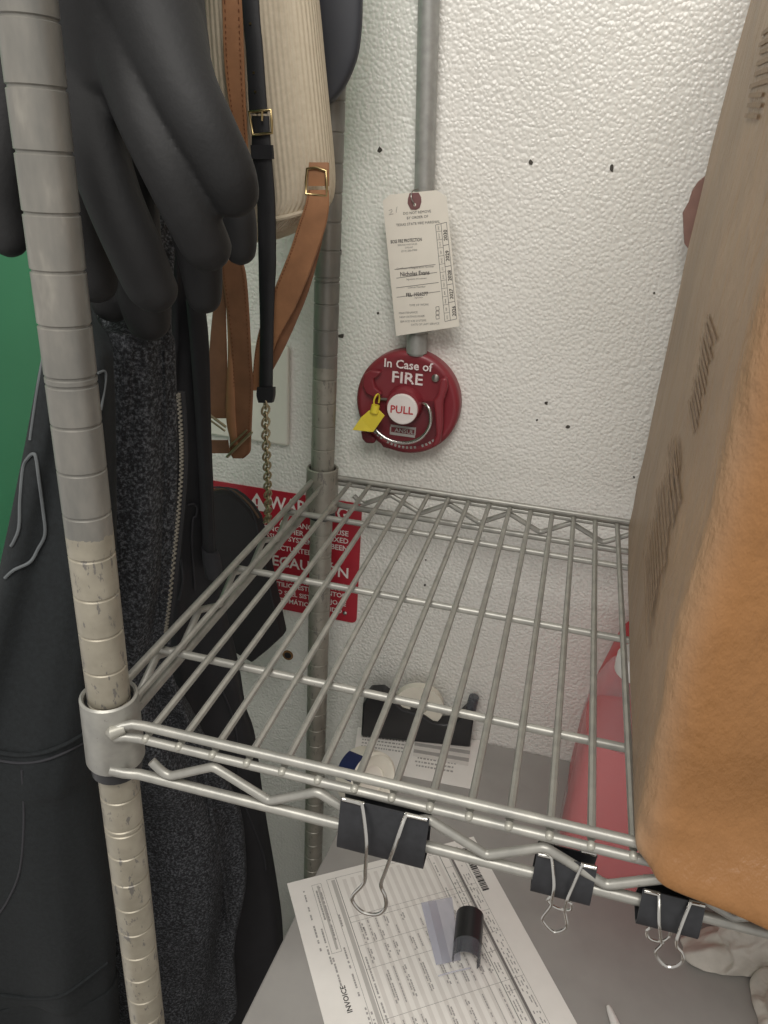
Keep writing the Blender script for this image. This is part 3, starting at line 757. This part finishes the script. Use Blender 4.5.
# tape dispenser
b0 = onZ(361, 737, DESK + .004); b1 = onZ(470, 748, DESK + .004)
TD = thing('tape_dispenser', 'black desk tape dispenser with a white tape roll against the wall', 'tape dispenser', (b0 + b1) / 2)
du_ = (b1 - b0); Ld = du_.length; du_.normalize(); dn = Vector((-du_.y, du_.x, 0)); zb = DESK + .0045
side = [(0, 0), (1.0, 0), (1.0, .052), (.99, .060), (.93, .056), (.84, .036), (.74, .032), (.64, .034), (.56, .042), (.46, .047), (.36, .050), (.28, .062), (.18, .073), (.06, .070), (.0, .052)]
def dpt(u, h, n): return b0 + du_ * (u * Ld) + dn * n + Vector((0, 0, zb - b0.z + h))
dep = min(.047, (WALL - .004 - max(b0.y, b1.y)) if True else 0)
dep = max(dep, .02)
o = obj('dispenser_body', MB().loft([[dpt(u, h, 0) for u, h in side], [dpt(u, h, dep) for u, h in side]]), M['black_plastic'], TD, angle=30); bevel(o, .0025, 3)
def tdisc(r, h0, h1, cu, ch):
    mb = MB(); c = dpt(cu, ch, 0); rings = []
    for r_, n in ((r * .34, h0), (r, h0), (r, h1), (r * .34, h1)):
        rings.append([c + dn * n + (du_ * math.cos(2 * PI * k / 36) + Vector((0, 0, 1)) * math.sin(2 * PI * k / 36)) * r_ for k in range(36)])
    return mb.loft(rings, True, True)
obj('tape_roll', tdisc(.032, dep * .25, dep * .72, .50, .052), M['tape_white'], TD)
obj('cutter_post', MB().tube([dpt(.965, .050, dep * .5), dpt(.985, .074, dep * .5)], [.007, .0065], 12), M['grey_film'], TD)

# masking tape roll with navy label
rc = onZ(366, 778, DESK + .036); rc.z = DESK + .0365
axd = Vector((.78, -.52, .35)).normalized()
TR = thing('tape_roll', 'cream tape roll with navy label lying behind the largest binder clip', 'tape', (rc.x, rc.y, DESK))
e1 = axd.cross(Vector((0, 0, 1))).normalized(); e2 = e1.cross(axd).normalized()
if e2.z < 0: e2 = -e2
def rdisc(prof, a0=0, a1=2 * PI, n=40, cyc=True):
    mb = MB(); rings = []
    for k in range(n if cyc else n + 1):
        a = a0 + (a1 - a0) * k / n; d = e1 * math.cos(a) + e2 * math.sin(a)
        rings.append([rc + d * r + axd * h for r, h in prof])
    return mb.loft(rings, not cyc, cyc)
obj('tape_ring', rdisc([(.017, -.012), (.033, -.014), (.033, .014), (.030, .0155), (.027, .013), (.017, .012)]), M['tape_white'], TR)
obj('core', rdisc([(.0005, -.008), (.017, -.010), (.017, .010), (.0005, .008)]), M['card'], TR)
lab = rdisc([(.0330, -.0135), (.0338, -.0135), (.0338, .0135), (.0330, .0135)], math.radians(25), math.radians(80), 14, False)
obj('navy_label', lab, M['navy'], TR)

# jugs with red liquid
def jug(cx, cy, wx, wy, level, prof, label, shell, cap=None):
    T = thing('jug', label, 'jug', (cx, cy, DESK), 'red liquid jugs on the desk')
    def rings(zs, sc):
        out = []
        for z, kx, ky, shx in zs:
            ring = []
            for k in range(40):
                a = 2 * PI * k / 40; ca, sa = math.cos(a), math.sin(a); e = .5
                ring.append((cx + shx + wx / 2 * kx * sc * math.copysign(abs(ca) ** e, ca), cy + wy / 2 * ky * sc * math.copysign(abs(sa) ** e, sa), DESK + z))
            out.append(ring)
        return out
    obj('shell', MB().loft(rings([q for q in catmull(prof, 3)], 1)), shell, T)
    if level:
        lp = [q for q in catmull(prof, 3) if q[0] <= level]
        lp = [(max(z, .003), a, b, s) for z, a, b, s in lp]
        obj('red_liquid', MB().loft(rings(lp, .965)), M['red_liquid'], T)
    if cap:
        obj('screw_cap', MB().lathe([(.020, .0), (.021, .002), (.021, .018), (.019, .021), (.001, .021)], (cap[0], cap[1], DESK + cap[2]), 'Z', 28), M['cap_white'], T)
    return T
jug(.395, .331, .166, .098, .182, [(.001, .88, .88, 0), (.006, .97, .97, 0), (.015, 1, 1, 0), (.10, 1, 1, 0), (.18, .99, .99, 0), (.205, .95, .95, 0), (.225, .88, .88, 0), (.240, .76, .76, -.004), (.248, .55, .55, -.014), (.250, .40, .42, -.030)],
    'translucent jug half full of red liquid beside the brown parcel', M['jug'], (.352, .322, .250))
jug(.408, .424, .174, .076, 0, [(.001, .92, .9, 0), (.008, 1, 1, 0), (.06, 1, 1, 0), (.10, .985, 1, 0), (.15, .92, 1, 0), (.19, .82, 1, 0), (.222, .74, .98, 0), (.232, .68, .9, 0)],
    'solid red jug against the wall behind the translucent jug', M['jug_red'])

# crumpled white crepe
def crumple(poly_c, rx, ry, h, label, seed, rot=0.):
    from mathutils import noise
    NZ0 = noise
    mb = MB(); nu, nv = 110, 26; c = Vector(poly_c); rings = []
    for j in range(nv + 1):
        t = j / nv; ring = []
        for k in range(nu):
            a = 2 * PI * k / nu; rr = math.cos(t * PI / 2) ** .75 if j < nv else .02
            x, y = rx * rr * math.cos(a), ry * rr * math.sin(a)
            n = noise.noise(Vector((x * 26 + seed, y * 26, t * 2))); n2 = noise.noise(Vector((x * 70 + seed, y * 70, t * 3)))
            rdg = abs(NZ0.noise(Vector((x * 34 + seed, y * 34, 4)))); fine = math.sin((x * 1.0 + y * .6) * 1500 + 6 * n) * .0007
            rad = 1 + .30 * n + .16 * n2
            z = h * math.sin(t * PI / 2) * (1 + .5 * n - .55 * max(0, .25 - rdg)) + ((.007 * n2 + fine) if j else 0)
            ca, sa = math.cos(rot), math.sin(rot)
            ring.append(c + Vector(((x * ca - y * sa) * rad, (x * sa + y * ca) * rad, max(z, 0) + .0006)))
        rings.append(ring)
    mb.loft(rings); o = obj('crumpled_cloth', mb, M['cloth'], None, origin=c, angle=50)
    s = o.modifiers.new('s', 'SUBSURF'); s.levels = 1; s.render_levels = 1
    return tag(o, label, 'cloth')
c1_ = onZ(740, 925, DESK)
crumple((c1_.x + .046, c1_.y - .008, DESK), .110, .040, .040, 'crumpled white crepe cloth on the desk beneath the parcel corner', 3.1, .42)
c2_ = onZ(800, 1034, DESK)
crumple((c2_.x, c2_.y, DESK), .034, .05, .03, 'small crumpled white cloth cut off by the bottom right corner', 8.4, .5)
# pen
pa = onZ(608, 1006, DESK + .005); pb_ = onZ(622, 1042, DESK + .005); d = (pb_ - pa).normalized(); pz = Vector((0, 0, DESK + .0052 - pa.z))
PN = thing('pen', 'white pen with tapered tip pointing up at the bottom edge', 'pen', pa + pz - Vector((0, 0, .005)))
obj('pen_tip', MB().tube([pa + pz, pa + d * .003 + pz, pa + d * .022 + pz], [.0016, .0026, .0046], 14), M['cap_white'], PN)
obj('barrel', MB().tube([pa + d * .022 + pz, pa + d * .026 + pz, pa + d * .130 + pz], [.0046, .0050, .0050], 14), M['cap_white'], PN)

# ============================================================ HANGING THINGS
from mathutils import noise as NZ
def rings_of(rows, thick, n=72, step=6, fold=.0, kf=7, seed=0., power=.8):
    """rows: (py, xl, xr, Yl, Yr); elliptical sections between the two edge points, with hanging folds"""
    out = []
    rr = catmull(rows, step)
    for i, (py, xl, xr, Yl, Yr) in enumerate(rr):
        L, R = onY(xl, py, Yl), onY(xr, py, Yr); c = (L + R) / 2; h = (R - L) / 2
        nv = Vector((h.y, -h.x, 0)).normalized(); ring = []
        tt_ = thick if not callable(thick) else thick(i / (len(rr) - 1))
        for k in range(n):
            a = 2 * PI * k / n; ca, sa = math.cos(a), math.sin(a)
            ca2 = math.copysign(abs(ca) ** power, ca); sa2 = math.copysign(abs(sa) ** power, sa)
            p = c + h * ca2 + nv * (sa2 * tt_)
            if fold:
                f = fold * (.55 + 1.1 * i / len(rr)) * (math.sin(kf * a + seed + i * .03) * .6 + NZ.noise(Vector((a * 1.8 + seed, i * .05, seed))) * 1.3) * abs(sa)
                p = p + nv * (f if sa > 0 else -f)
            ring.append(p)
        out.append(ring)
    return out
def at_row(rows, py, t, thick, lift=.002):
    """point on the camera side of a garment at image row py, fraction t across it"""
    for a, b in zip(rows, rows[1:]):
        if a[0] <= py <= b[0]:
            s = (py - a[0]) / (b[0] - a[0]); r = [x + (y - x) * s for x, y in zip(a, b)]; break
    L, R = onY(r[1], py, r[3]), onY(r[2], py, r[4]); return L, R
from mathutils.bvhtree import BVHTree
TREES = {}
def surf_px(px, py, rings, lift=.0012):
    """point where the pixel ray first meets a garment"""
    if id(rings) not in TREES:
        b = MB().loft(rings); TREES[id(rings)] = BVHTree.FromPolygons([tuple(v) for v in b.v], b.f)
    d = ray(px, py).normalized(); hit = TREES[id(rings)].ray_cast(CAM, d)
    return None if hit[0] is None else hit[0] - d * lift
def px_tube(name, pxs, rings, r, mat, parent, lift=.0012, n=5, seg=7):
    pts = [surf_px(x, y, rings, lift) for x, y in pxs]; pts = [p for p in pts if p is not None]
    if len(pts) > 1: return obj(name, MB().tube(smooth_pts(pts, n), r, seg), mat, parent)

# black sweatshirt, nearest
hrows = [(-140, 80, 94, .20, .206), (120, 78, 94, .20, .206), (240, 70, 92, .19, .20), (312, 58, 96, .125, .135), (338, 47, 110, .075, .098), (366, 40, 113, .058, .085), (433, 27, 116, .055, .085), (540, 6, 116, .05, .08), (600, -8, 112, .045, .075), (750, -50, 95, .03, .06), (780, -55, 93, .03, .06), (827, -60, 100, .03, .06), (921, -66, 113, .03, .065), (977, -68, 114, .03, .065), (990, -66, 116, .03, .065), (1100, -66, 120, .03, .065), (1180, -66, 122, .03, .065)]
hr = rings_of(hrows, lambda t: .007 + .023 * min(max((t - .20) / .25, 0), 1), 84, 7, .006, 5, 1.2)
HD = thing('hanging_sweatshirt', 'black sweatshirt with grey piping hanging left of the front post', 'sweatshirt', (-.10, .06, hr[-1][0].z))
obj('fabric', MB().loft(hr), M['hood'], HD, angle=80)
px_tube('piping', [(44, 352), (38, 385), (31, 432), (30, 440)], hr, .0009, M['piping'], HD)
px_tube('piping', [(5, 578), (14, 570), (30, 562), (38, 549), (45, 534), (43, 510), (39, 480), (36, 458), (33, 454), (28, 458), (23, 468), (20, 500), (19, 527), (14, 541), (11, 546)], hr, .0011, M['piping'], HD, .0016)
px_tube('piping', [(98, 373), (106, 374), (101, 410)], hr, .0008, M['piping'], HD)
px_tube('pocket_seam', [(-4, 752), (20, 755), (45, 752), (68, 743), (86, 732)], hr, .0016, M['hood'], HD, .0015)
px_tube('pocket_seam', [(-4, 760), (20, 763), (45, 760), (68, 751), (88, 740)], hr, .0010, M['dark_trim'], HD, .0004)
px_tube('hem_seam', [(-4, 994), (30, 998), (60, 996), (85, 980), (108, 962)], hr, .0016, M['hood'], HD, .0012)
px_tube('side_seam', [(22, 770), (24, 820), (20, 870), (8, 900), (-2, 915)], hr, .0010, M['dark_trim'], HD, .0002)

# charcoal fleece with zip
frows = [(-120, 132, 158, .215, .24), (120, 130, 158, .215, .24), (240, 126, 158, .185, .21), (320, 110, 160, .135, .17), (345, 106, 164, .12, .165), (450, 103, 170, .12, .165), (560, 98, 164, .12, .17), (600, 96, 160, .12, .17), (663, 92, 166, .13, .18), (705, 92, 190, .14, .20), (745, 92, 210, .14, .22), (780, 94, 228, .14, .24), (810, 95, 240, .14, .26), (850, 97, 245, .14, .26), (880, 98, 244, .14, .26), (931, 100, 231, .13, .25), (970, 101, 232, .13, .25), (1000, 103, 233, .13, .25), (1014, 110, 222, .14, .24)]
fr = rings_of(frows, .028, 96, 7, .010, 6, 2.1)
FL = thing('hanging_fleece_jacket', 'speckled charcoal fleece jacket hanging behind the front post', 'jacket', (-.05, .18, fr[-1][0].z))
obj('fabric', MB().loft(fr), M['fleece'], FL, angle=80)
zp = [surf_px(x, y, fr, .0015) for x, y in ((181, 392), (184, 430), (184, 466), (181, 510), (177, 550), (172, 598), (170, 615))]
zpts = [onY(x, y, .122) for x, y in ((181, 392), (183.5, 430), (184, 466), (181, 510), (177, 550), (172, 598), (168, 630))]
zs = smooth_pts(zpts, 10); tb = MB()
for k, (a, b) in enumerate(zip(zs, zs[1:])):
    for s in (.25, .75):
        p = a.lerp(b, s); e = .0006 * (1 if (s < .5) else -1)
        tb.box((p.x + e - .0007, p.y - .0044, p.z - .0007), (p.x + e + .0007, p.y - .0028, p.z + .0007))
obj('zip_tape', MB().tube(zs, .0030, 8, squash=.8), M['softshell'], FL)
obj('zip_teeth', tb, M['zip'], FL, smooth=False, kind='stuff')
px_tube('front_seam', [(164, 350), (166, 420), (166, 500), (163, 560), (160, 620)], fr, .0012, M['fleece'], FL, .001)
px_tube('front_edge', [(168, 670), (186, 720), (204, 770), (214, 830), (224, 880), (229, 930)], fr, .0026, M['fleece'], FL, .001)

# black softshell
srows = [(-120, 165, 190, .265, .285), (120, 163, 192, .265, .285), (330, 160, 196, .23, .26), (345, 160, 198, .23, .26), (420, 158, 200, .23, .26), (500, 156, 203, .23, .27), (560, 158, 210, .23, .28), (610, 160, 224, .24, .29), (660, 164, 236, .24, .30), (700, 168, 242, .24, .31), (730, 172, 252, .24, .315), (800, 180, 262, .24, .32), (880, 185, 276, .24, .325), (930, 187, 282, .24, .325), (1024, 190, 284, .24, .325), (1140, 190, 284, .24, .325)]
sr = rings_of(srows, .026, 84, 7, .006, 5, .4)
SS = thing('hanging_softshell_jacket', 'black softshell jacket hanging between the fleece and the leather straps', 'jacket', (-.05, .27, sr[-1][0].z))
obj('fabric', MB().loft(sr), M['softshell'], SS, angle=80)
slv = rings_of([(300, 186, 204, .222, .230), (345, 190, 209, .222, .230), (450, 198, 211, .23, .238), (520, 202, 214, .235, .243), (548, 203, 216, .236, .244), (560, 204, 219, .236, .244), (572, 206, 221, .236, .244)], .008, 28, 6, .0015, 3, 1.)
obj('sleeve', MB().loft(slv), M['softshell'], SS)
cf = rings_of([(549, 202.5, 217, .235, .244), (556, 202, 220, .235, .244), (568, 203.5, 222, .235, .244), (575, 205, 221, .236, .244)], .0105, 28, 5)
obj('cuff', MB().loft(cf), M['dark_trim'], SS)
px_tube('pocket_piping', [(188, 505), (194, 504), (197, 508), (196, 516), (193, 520), (192, 545), (194, 575), (195, 590)], sr, .0011, M['dark_trim'], SS, .003)
px_tube('pocket_piping', [(181, 560), (183, 580), (179, 600)], sr, .0011, M['dark_trim'], SS, .003)
px_tube('seam', [(222, 690), (232, 715), (237, 740), (240, 790), (262, 850), (266, 870)], sr, .0011, M['dark_trim'], SS, .0012)

# gloves: capsules fused by a voxel remesh
def glove(label, chains, loc, depth_scale=.8):
    mb = MB()
    for ch in chains:
        pts = [onY(x, y, Y) for x, y, Y, r in ch]
        rad = [r * ((p - CAM).dot(FWD)) / FPX for p, (x, y, Y, r) in zip(pts, ch)]
        P = catmull([tuple(p) + (r,) for p, r in zip(pts, rad)], 5)
        pp = [Vector(q[:3]) for q in P]; rr = [q[3] for q in P]
        # round ends
        d0 = (pp[0] - pp[1]).normalized(); d1 = (pp[-1] - pp[-2]).normalized()
        pre = [(pp[0] + d0 * rr[0] * s, rr[0] * math.sqrt(max(1 - s * s, .01))) for s in (.98, .8, .5)]
        post = [(pp[-1] + d1 * rr[-1] * s, rr[-1] * math.sqrt(max(1 - s * s, .01))) for s in (.5, .8, .98)]
        mb.tube([q for q, _ in pre] + pp + [q for q, _ in post], [q for _, q in pre] + rr + [q for _, q in post], 20)
    o = obj('work_glove', mb, M['glove'], None, origin=loc)
    r = o.modifiers.new('r', 'REMESH'); r.mode = 'VOXEL'; r.voxel_size = .0018; r.use_smooth_shade = True
    s = o.modifiers.new('s', 'SMOOTH'); s.factor = .5; s.iterations = 7
    return tag(o, label, 'glove', 'pair of black work gloves')
g1 = [
    [(150, -210, .075, 62), (148, -110, .07, 62), (148, -20, .066, 56), (170, 60, .058, 42)],
    [(110, -200, .08, 55), (105, -100, .075, 60), (105, 0, .07, 58), (115, 70, .064, 44)],
    [(150, 0, .062, 50), (180, 80, .045, 36), (204, 130, .042, 33), (225, 170, .046, 30), (233, 190, .05, 27)],
    [(130, 40, .064, 44), (143, 105, .046, 33), (166, 160, .040, 30), (187, 205, .044, 28), (202, 238, .052, 26), (207, 246, .055, 25)],
    [(90, 60, .07, 40), (96, 140, .052, 32), (112, 195, .047, 29), (133, 245, .051, 28), (148, 280, .058, 26), (153, 288, .06, 25)],
    [(70, 60, .085, 36), (72, 150, .075, 28), (80, 220, .074, 25), (95, 280, .08, 23)],
]
glove('front black work glove, its bent fingers hanging beside the front post', g1, (.02, .06, .25))
g2 = [
    [(150, -200, 0.152, 46), (148, -80, 0.147, 46), (148, 20, 0.142, 44), (158, 110, 0.137, 40)],
    [(60, -200, 0.157, 52), (70, -80, 0.147, 52), (80, 20, 0.142, 50), (95, 120, 0.137, 44)],
    [(175, 80, 0.137, 34), (220, 170, 0.127, 24), (236, 215, 0.122, 20), (240, 248, 0.122, 17)],
    [(170, 110, 0.132, 34), (188, 200, 0.124, 26), (200, 260, 0.117, 22), (204, 296, 0.115, 18)],
    [(120, 130, 0.132, 36), (130, 230, 0.122, 30), (142, 290, 0.117, 26), (148, 318, 0.117, 23)],
    [(70, 110, 0.132, 34), (92, 210, 0.124, 26), (104, 260, 0.122, 24), (112, 300, 0.122, 22)],
    [(40, -20, 0.142, 44), (10, 90, 0.122, 32), (3, 160, 0.112, 26), (5, 205, 0.112, 22), (9, 238, 0.112, 19)],
]
glove('rear black work glove with a thumb showing left of the front post', g2, (.0, .12, .25))

# cream corduroy backpack with tan leather
BY = .335
brows = [(-170, 190, 292, BY, BY), (-60, 184, 308, BY, BY), (0, 184, 316, BY, BY), (60, 186, 322, BY, BY), (120, 190, 328, BY, BY), (165, 196, 332, BY, BY), (190, 204, 332, BY, BY), (205, 214, 327, BY, BY), (220, 226, 312, BY, BY), (233, 238, 292, BY, BY), (240, 246, 274, BY, BY)]
br_ = rings_of(brows, .036, 64, 6, 0, 5, 0, .75)
BP = thing('corduroy_backpack', 'cream corduroy backpack with tan leather straps hanging by the back post', 'backpack', (-.03, BY, br_[-1][0].z))
o = obj('corduroy_body', MB().loft(br_), M['cord'], BP, angle=70)
uvl = o.data.uv_layers.new(name='UVMap'); mid_ = br_[len(br_) // 2]; cum = [0.]
for k in range(64): cum.append(cum[-1] + (mid_[(k + 1) % 64] - mid_[k]).length)
for p in o.data.polygons:
    ks = [o.data.loops[li].vertex_index % 64 for li in p.loop_indices]
    for li, k in zip(p.loop_indices, ks):
        kk = 64 if (k == 0 and 63 in ks and len(ks) == 4) else k
        uvl.data[li].uv = (cum[kk], o.data.vertices[o.data.loops[li].vertex_index].co.z)
px_tube('bottom_piping', [(276, 219), (290, 216), (305, 212), (318, 208), (328, 200)], br_, .0022, M['cord'], BP, .002)
def strap(rows, t, mat, parent, name='strap', step=6):
    mb = MB(); rings = []; rr = catmull(rows, step)
    LR = [(onY(xl, py if len(r) < 6 else py, Y), onY(xr, (py2 if py2 is not None else py), Y)) for (py, xl, xr, Y, *r) in [q + () for q in rr] for py2 in [r[0] if r else None]]
    for i, (L, R) in enumerate(LR):
        a, b = LR[max(i - 1, 0)], LR[min(i + 1, len(LR) - 1)]
        tan = ((b[0] + b[1]) - (a[0] + a[1])).normalized(); n = (R - L).cross(tan).normalized()
        if n.y > 0: n = -n
        e = (R - L).normalized() * min(.0007, (R - L).length * .2); nt = n * t
        rings.append([L + nt * .3, L + e + nt, R - e + nt, R + nt * .3, R - nt * .5, L - nt * .5])
    o = obj(name, mb.loft(rings), mat, parent, angle=50); return o, LR
def stitches(LR, frac, parent, mat, t=.0016, every=2):
    mb = MB()
    pts = [L.lerp(R, frac) for L, R in LR]
    fine = smooth_pts(pts, 3)
    for k in range(0, len(fine) - 1, 2):
        p, q = fine[k], fine[k].lerp(fine[k + 1], .8); off = Vector((0, -t, 0))
        mb.tube([p + off, q + off], .00042, 5)
    obj('stitching', mb, mat, parent, kind='stuff')
o, LR = strap([(-120, 216, 238, .292), (0, 222, 242, .290), (60, 224, 244, .288), (110, 230, 246, .288), (150, 238, 248, .29), (190, 243, 249, .292)], .0012, M['tan'], BP, 'leather_band')
stitches(LR, .18, o, M['stitch']); stitches(LR, .86, o, M['stitch'])
# ring loop at the lower right and the strap running down-left from it
o, LR = strap([(163, 309, 329, .296), (172, 308.5, 329, .294), (186, 308, 329, .294)], .0014, M['tan'], BP, 'ring_tab', 5)
c0 = onY(306, 170, .292); c1 = onY(326, 171, .292); c2 = onY(327, 196, .290); c3 = onY(306, 194, .290)
obj('metal_ring', MB().tube([c0 + Vector((.001, 0, .001)), c0.lerp(c1, .5) + Vector((0, 0, .002)), c1, c1.lerp(c2, .5), c2, c2.lerp(c3, .5), c3, c3.lerp(c0, .5)], .0012, 10, True), M['gold'], BP)
o, LR = strap([(190, 308, 328.5, .291), (205, 305, 329, .290), (225, 298, 326, .290), (250, 290, 318, .292), (280, 278, 307, .296), (310, 266, 294, .300), (335, 258, 280, .304), (360, 254, 270, .308), (390, 252, 258, .312)], .0013, M['tan'], BP)
stitches(LR, .10, o, M['stitch'])
o, LR = strap([(215, 314, 327, .300), (250, 306, 320, .301), (290, 293, 309, .305), (325, 280, 295, .309), (355, 270, 281, .312), (375, 262, 270, .314)], .0011, M['brown'], BP, 'strap_underside')
o, LR = strap([(260, 221, 242, .300), (275, 222, 246, .300), (310, 227, 249, .302), (350, 231, 251, .304), (385, 232, 253, .306), (415, 231, 252, .306), (440, 230, 251, .305), (452, 230, 250, .304), (458, 233, 244, .304)], .0013, M['brown'], BP)
stitches(LR, .12, o, M['stitch']); stitches(LR, .9, o, M['stitch'])
o, LR = strap([(270, 218, 226, .308), (320, 212, 226, .310), (360, 209, 227, .311), (400, 208, 227, .311), (418, 209, 227, .311)], .0012, M['brown'], BP)
o, LR = strap([(300, 226, 231, .303), (350, 228, 233, .304), (400, 226, 235, .305), (425, 227, 236, .304), (445, 232, 238, .303)], .0010, M['tan'], BP, 'strap_edge')
o, LR = strap([(440, 205, 228, .318), (447, 205, 229, .318), (453, 205, 231, .318)], .0012, M['brown'], BP, 'adjuster_strap', 4)
def bar(pxs, Y, r, mat, parent, name, cyc=False):
    return obj(name, MB().tube([onY(x, y, Y) for x, y in pxs], r, 10, cyc), mat, parent)
bar([(227, 457), (252, 432)], .298, .0014, M['antique'], BP, 'slider_buckle')
bar([(230, 446), (247, 430)], .3, .0009, M['antique'], BP, 'slider_frame')
bar([(207, 413), (226, 427)], .303, .0013, M['antique'], BP, 'slider_buckle')
bar([(207, 418), (225, 431)], .303, .0010, M['antique'], BP, 'slider_frame')

# black purse on a strap and chain
pout = [(188, 600), (190, 520), (198, 499), (206, 493), (214, 490), (224, 489), (233, 491), (242, 497), (251, 506), (259, 518), (266, 548), (273, 582), (279, 610), (284, 634), (270, 647), (255, 659), (222, 640), (200, 622)]
PU = thing('black_purse', 'black purse with rounded flap hanging on a buckled strap and chain', 'purse', onY(248, 658, .385))
mb = MB(); cp = onY(240, 570, .385); rings = []
for Y, s in ((.375, .98), (.378, .995), (.381, 1.0), (.392, 1.0), (.395, .985), (.397, .95)):
    rings.append([Vector(((p.x - cp.x) * s + cp.x, Y, (p.z - cp.z) * s + cp.z)) for p in [onY(x, y, .385) for x, y in pout]])
obj('purse_body', mb.loft(rings), M['purse'], PU, angle=50)
obj('bound_edge', MB().tube(smooth_pts([onY(x, y, .379) for x, y in pout[2:10]], 5), .0011, 8), M['purse_edge'], PU)
px_e = [(x, y) for x, y in pout[8:13]]
obj('flap_seam', MB().tube(smooth_pts([onY(x - 5, y - 2, .3745) for x, y in pout[3:13]], 5), .0008, 6), M['dark_trim'], PU)
o, LR = strap([(-130, 238, 255, .268), (0, 242, 259, .268), (50, 246, 263, .268), (108, 249, 267, .268), (112, 250, 267, .268)], .0011, M['black_leather'], PU)
for x, y in ((251, 24), (254.5, 73), (256, 92)):
    q = onY(x, y, .268); obj('strap_hole', MB().lathe([(.0009, .0012), (.0009, .0017)], (q.x, q.y, q.z), 'Y', 8), M['gold'], PU)
bk = [onY(x, y, .2655) for x, y in ((249, 112), (271, 110), (272, 133), (253, 135))]
obj('buckle', MB().tube([bk[0], bk[0].lerp(bk[1], .5), bk[1], bk[1].lerp(bk[2], .5), bk[2], bk[2].lerp(bk[3], .5), bk[3], bk[3].lerp(bk[0], .5)], .0011, 10, True), M['gold'], PU)
obj('buckle_prong', MB().tube([onY(262, 111, .2645), onY(262, 121, .2645)], .0009, 8), M['gold'], PU)
o, LR = strap([(116, 252, 269, .2685), (150, 252, 271, .2685), (200, 257, 275, .272), (260, 258.5, 276, .28), (285, 259, 275, .285), (330, 260, 273.5, .293), (395, 259, 272.5, .300)], .0011, M['black_leather'], PU)
o, LR = strap([(145, 250.5, 273, .2675), (152, 251, 273.5, .2675), (159, 251.5, 274, .2675)], .0016, M['black_leather'], PU, 'keeper_loop', 4)
o, LR = strap([(387, 257.5, 275, .2985), (395, 257, 275, .2985), (402, 259, 273.5, .2985)], .0030, M['black_leather'], PU, 'strap_end', 4)
link = None
cpts = smooth_pts([onY(265.5, 404, .299), onY(266, 440, .308), onY(267.5, 480, .325), onY(268, 514, .345), onY(267, 522, .36)], 12)
acc = [0]
for a, b in zip(cpts, cpts[1:]): acc.append(acc[-1] + (b - a).length)
pitch = .0066; k = 0; s = 0.
while s < acc[-1]:
    j = max(i for i in range(len(acc)) if acc[i] <= s); j = min(j, len(cpts) - 2)
    p = cpts[j].lerp(cpts[j + 1], (s - acc[j]) / max(acc[j + 1] - acc[j], 1e-6)); tn = (cpts[j + 1] - cpts[j]).normalized()
    if link is None:
        pts = [(.0034 * math.cos(2 * PI * i / 14), 0, .0052 * math.sin(2 * PI * i / 14)) for i in range(14)]
        lo = obj('chain_link', MB().tube(pts, .00115, 7, True), M['antique'], PU, origin=(0, 0, 0)); link = lo.data
    else:
        lo = bpy.data.objects.new('chain_link', link); col.objects.link(lo); lo.parent = PU
    lo.rotation_mode = 'QUATERNION'
    from mathutils import Quaternion
    lo.rotation_quaternion = Vector((0, 0, 1)).rotation_difference(-tn) @ Quaternion((0, 0, 1), math.radians(38 if k % 2 else -52)) @ Quaternion((0, 1, 0), math.radians(16))
    lo.location = p - Vector(PU.location); s += pitch; k += 1

# dark rounded pouch behind the backpack
prow = [(-150, 286, 358, .385, .385), (-40, 286, 362, .385, .385), (0, 286, 362.5, .385, .385), (30, 286, 361.5, .385, .385), (55, 288, 358, .385, .385), (75, 292, 351, .385, .385), (90, 300, 343, .385, .385), (100, 308, 335, .385, .385), (104, 316, 327, .385, .385)]
pr_ = rings_of(prow, .008, 48, 6, 0, 5, 0, .7)
o = obj('vinyl_pouch', MB().loft(pr_), M['pouch'], None, origin=(onY(330, 104, .385)), angle=70)
tag(o, 'dark blue grey pouch with rounded bottom hanging behind the cream backpack', 'pouch')
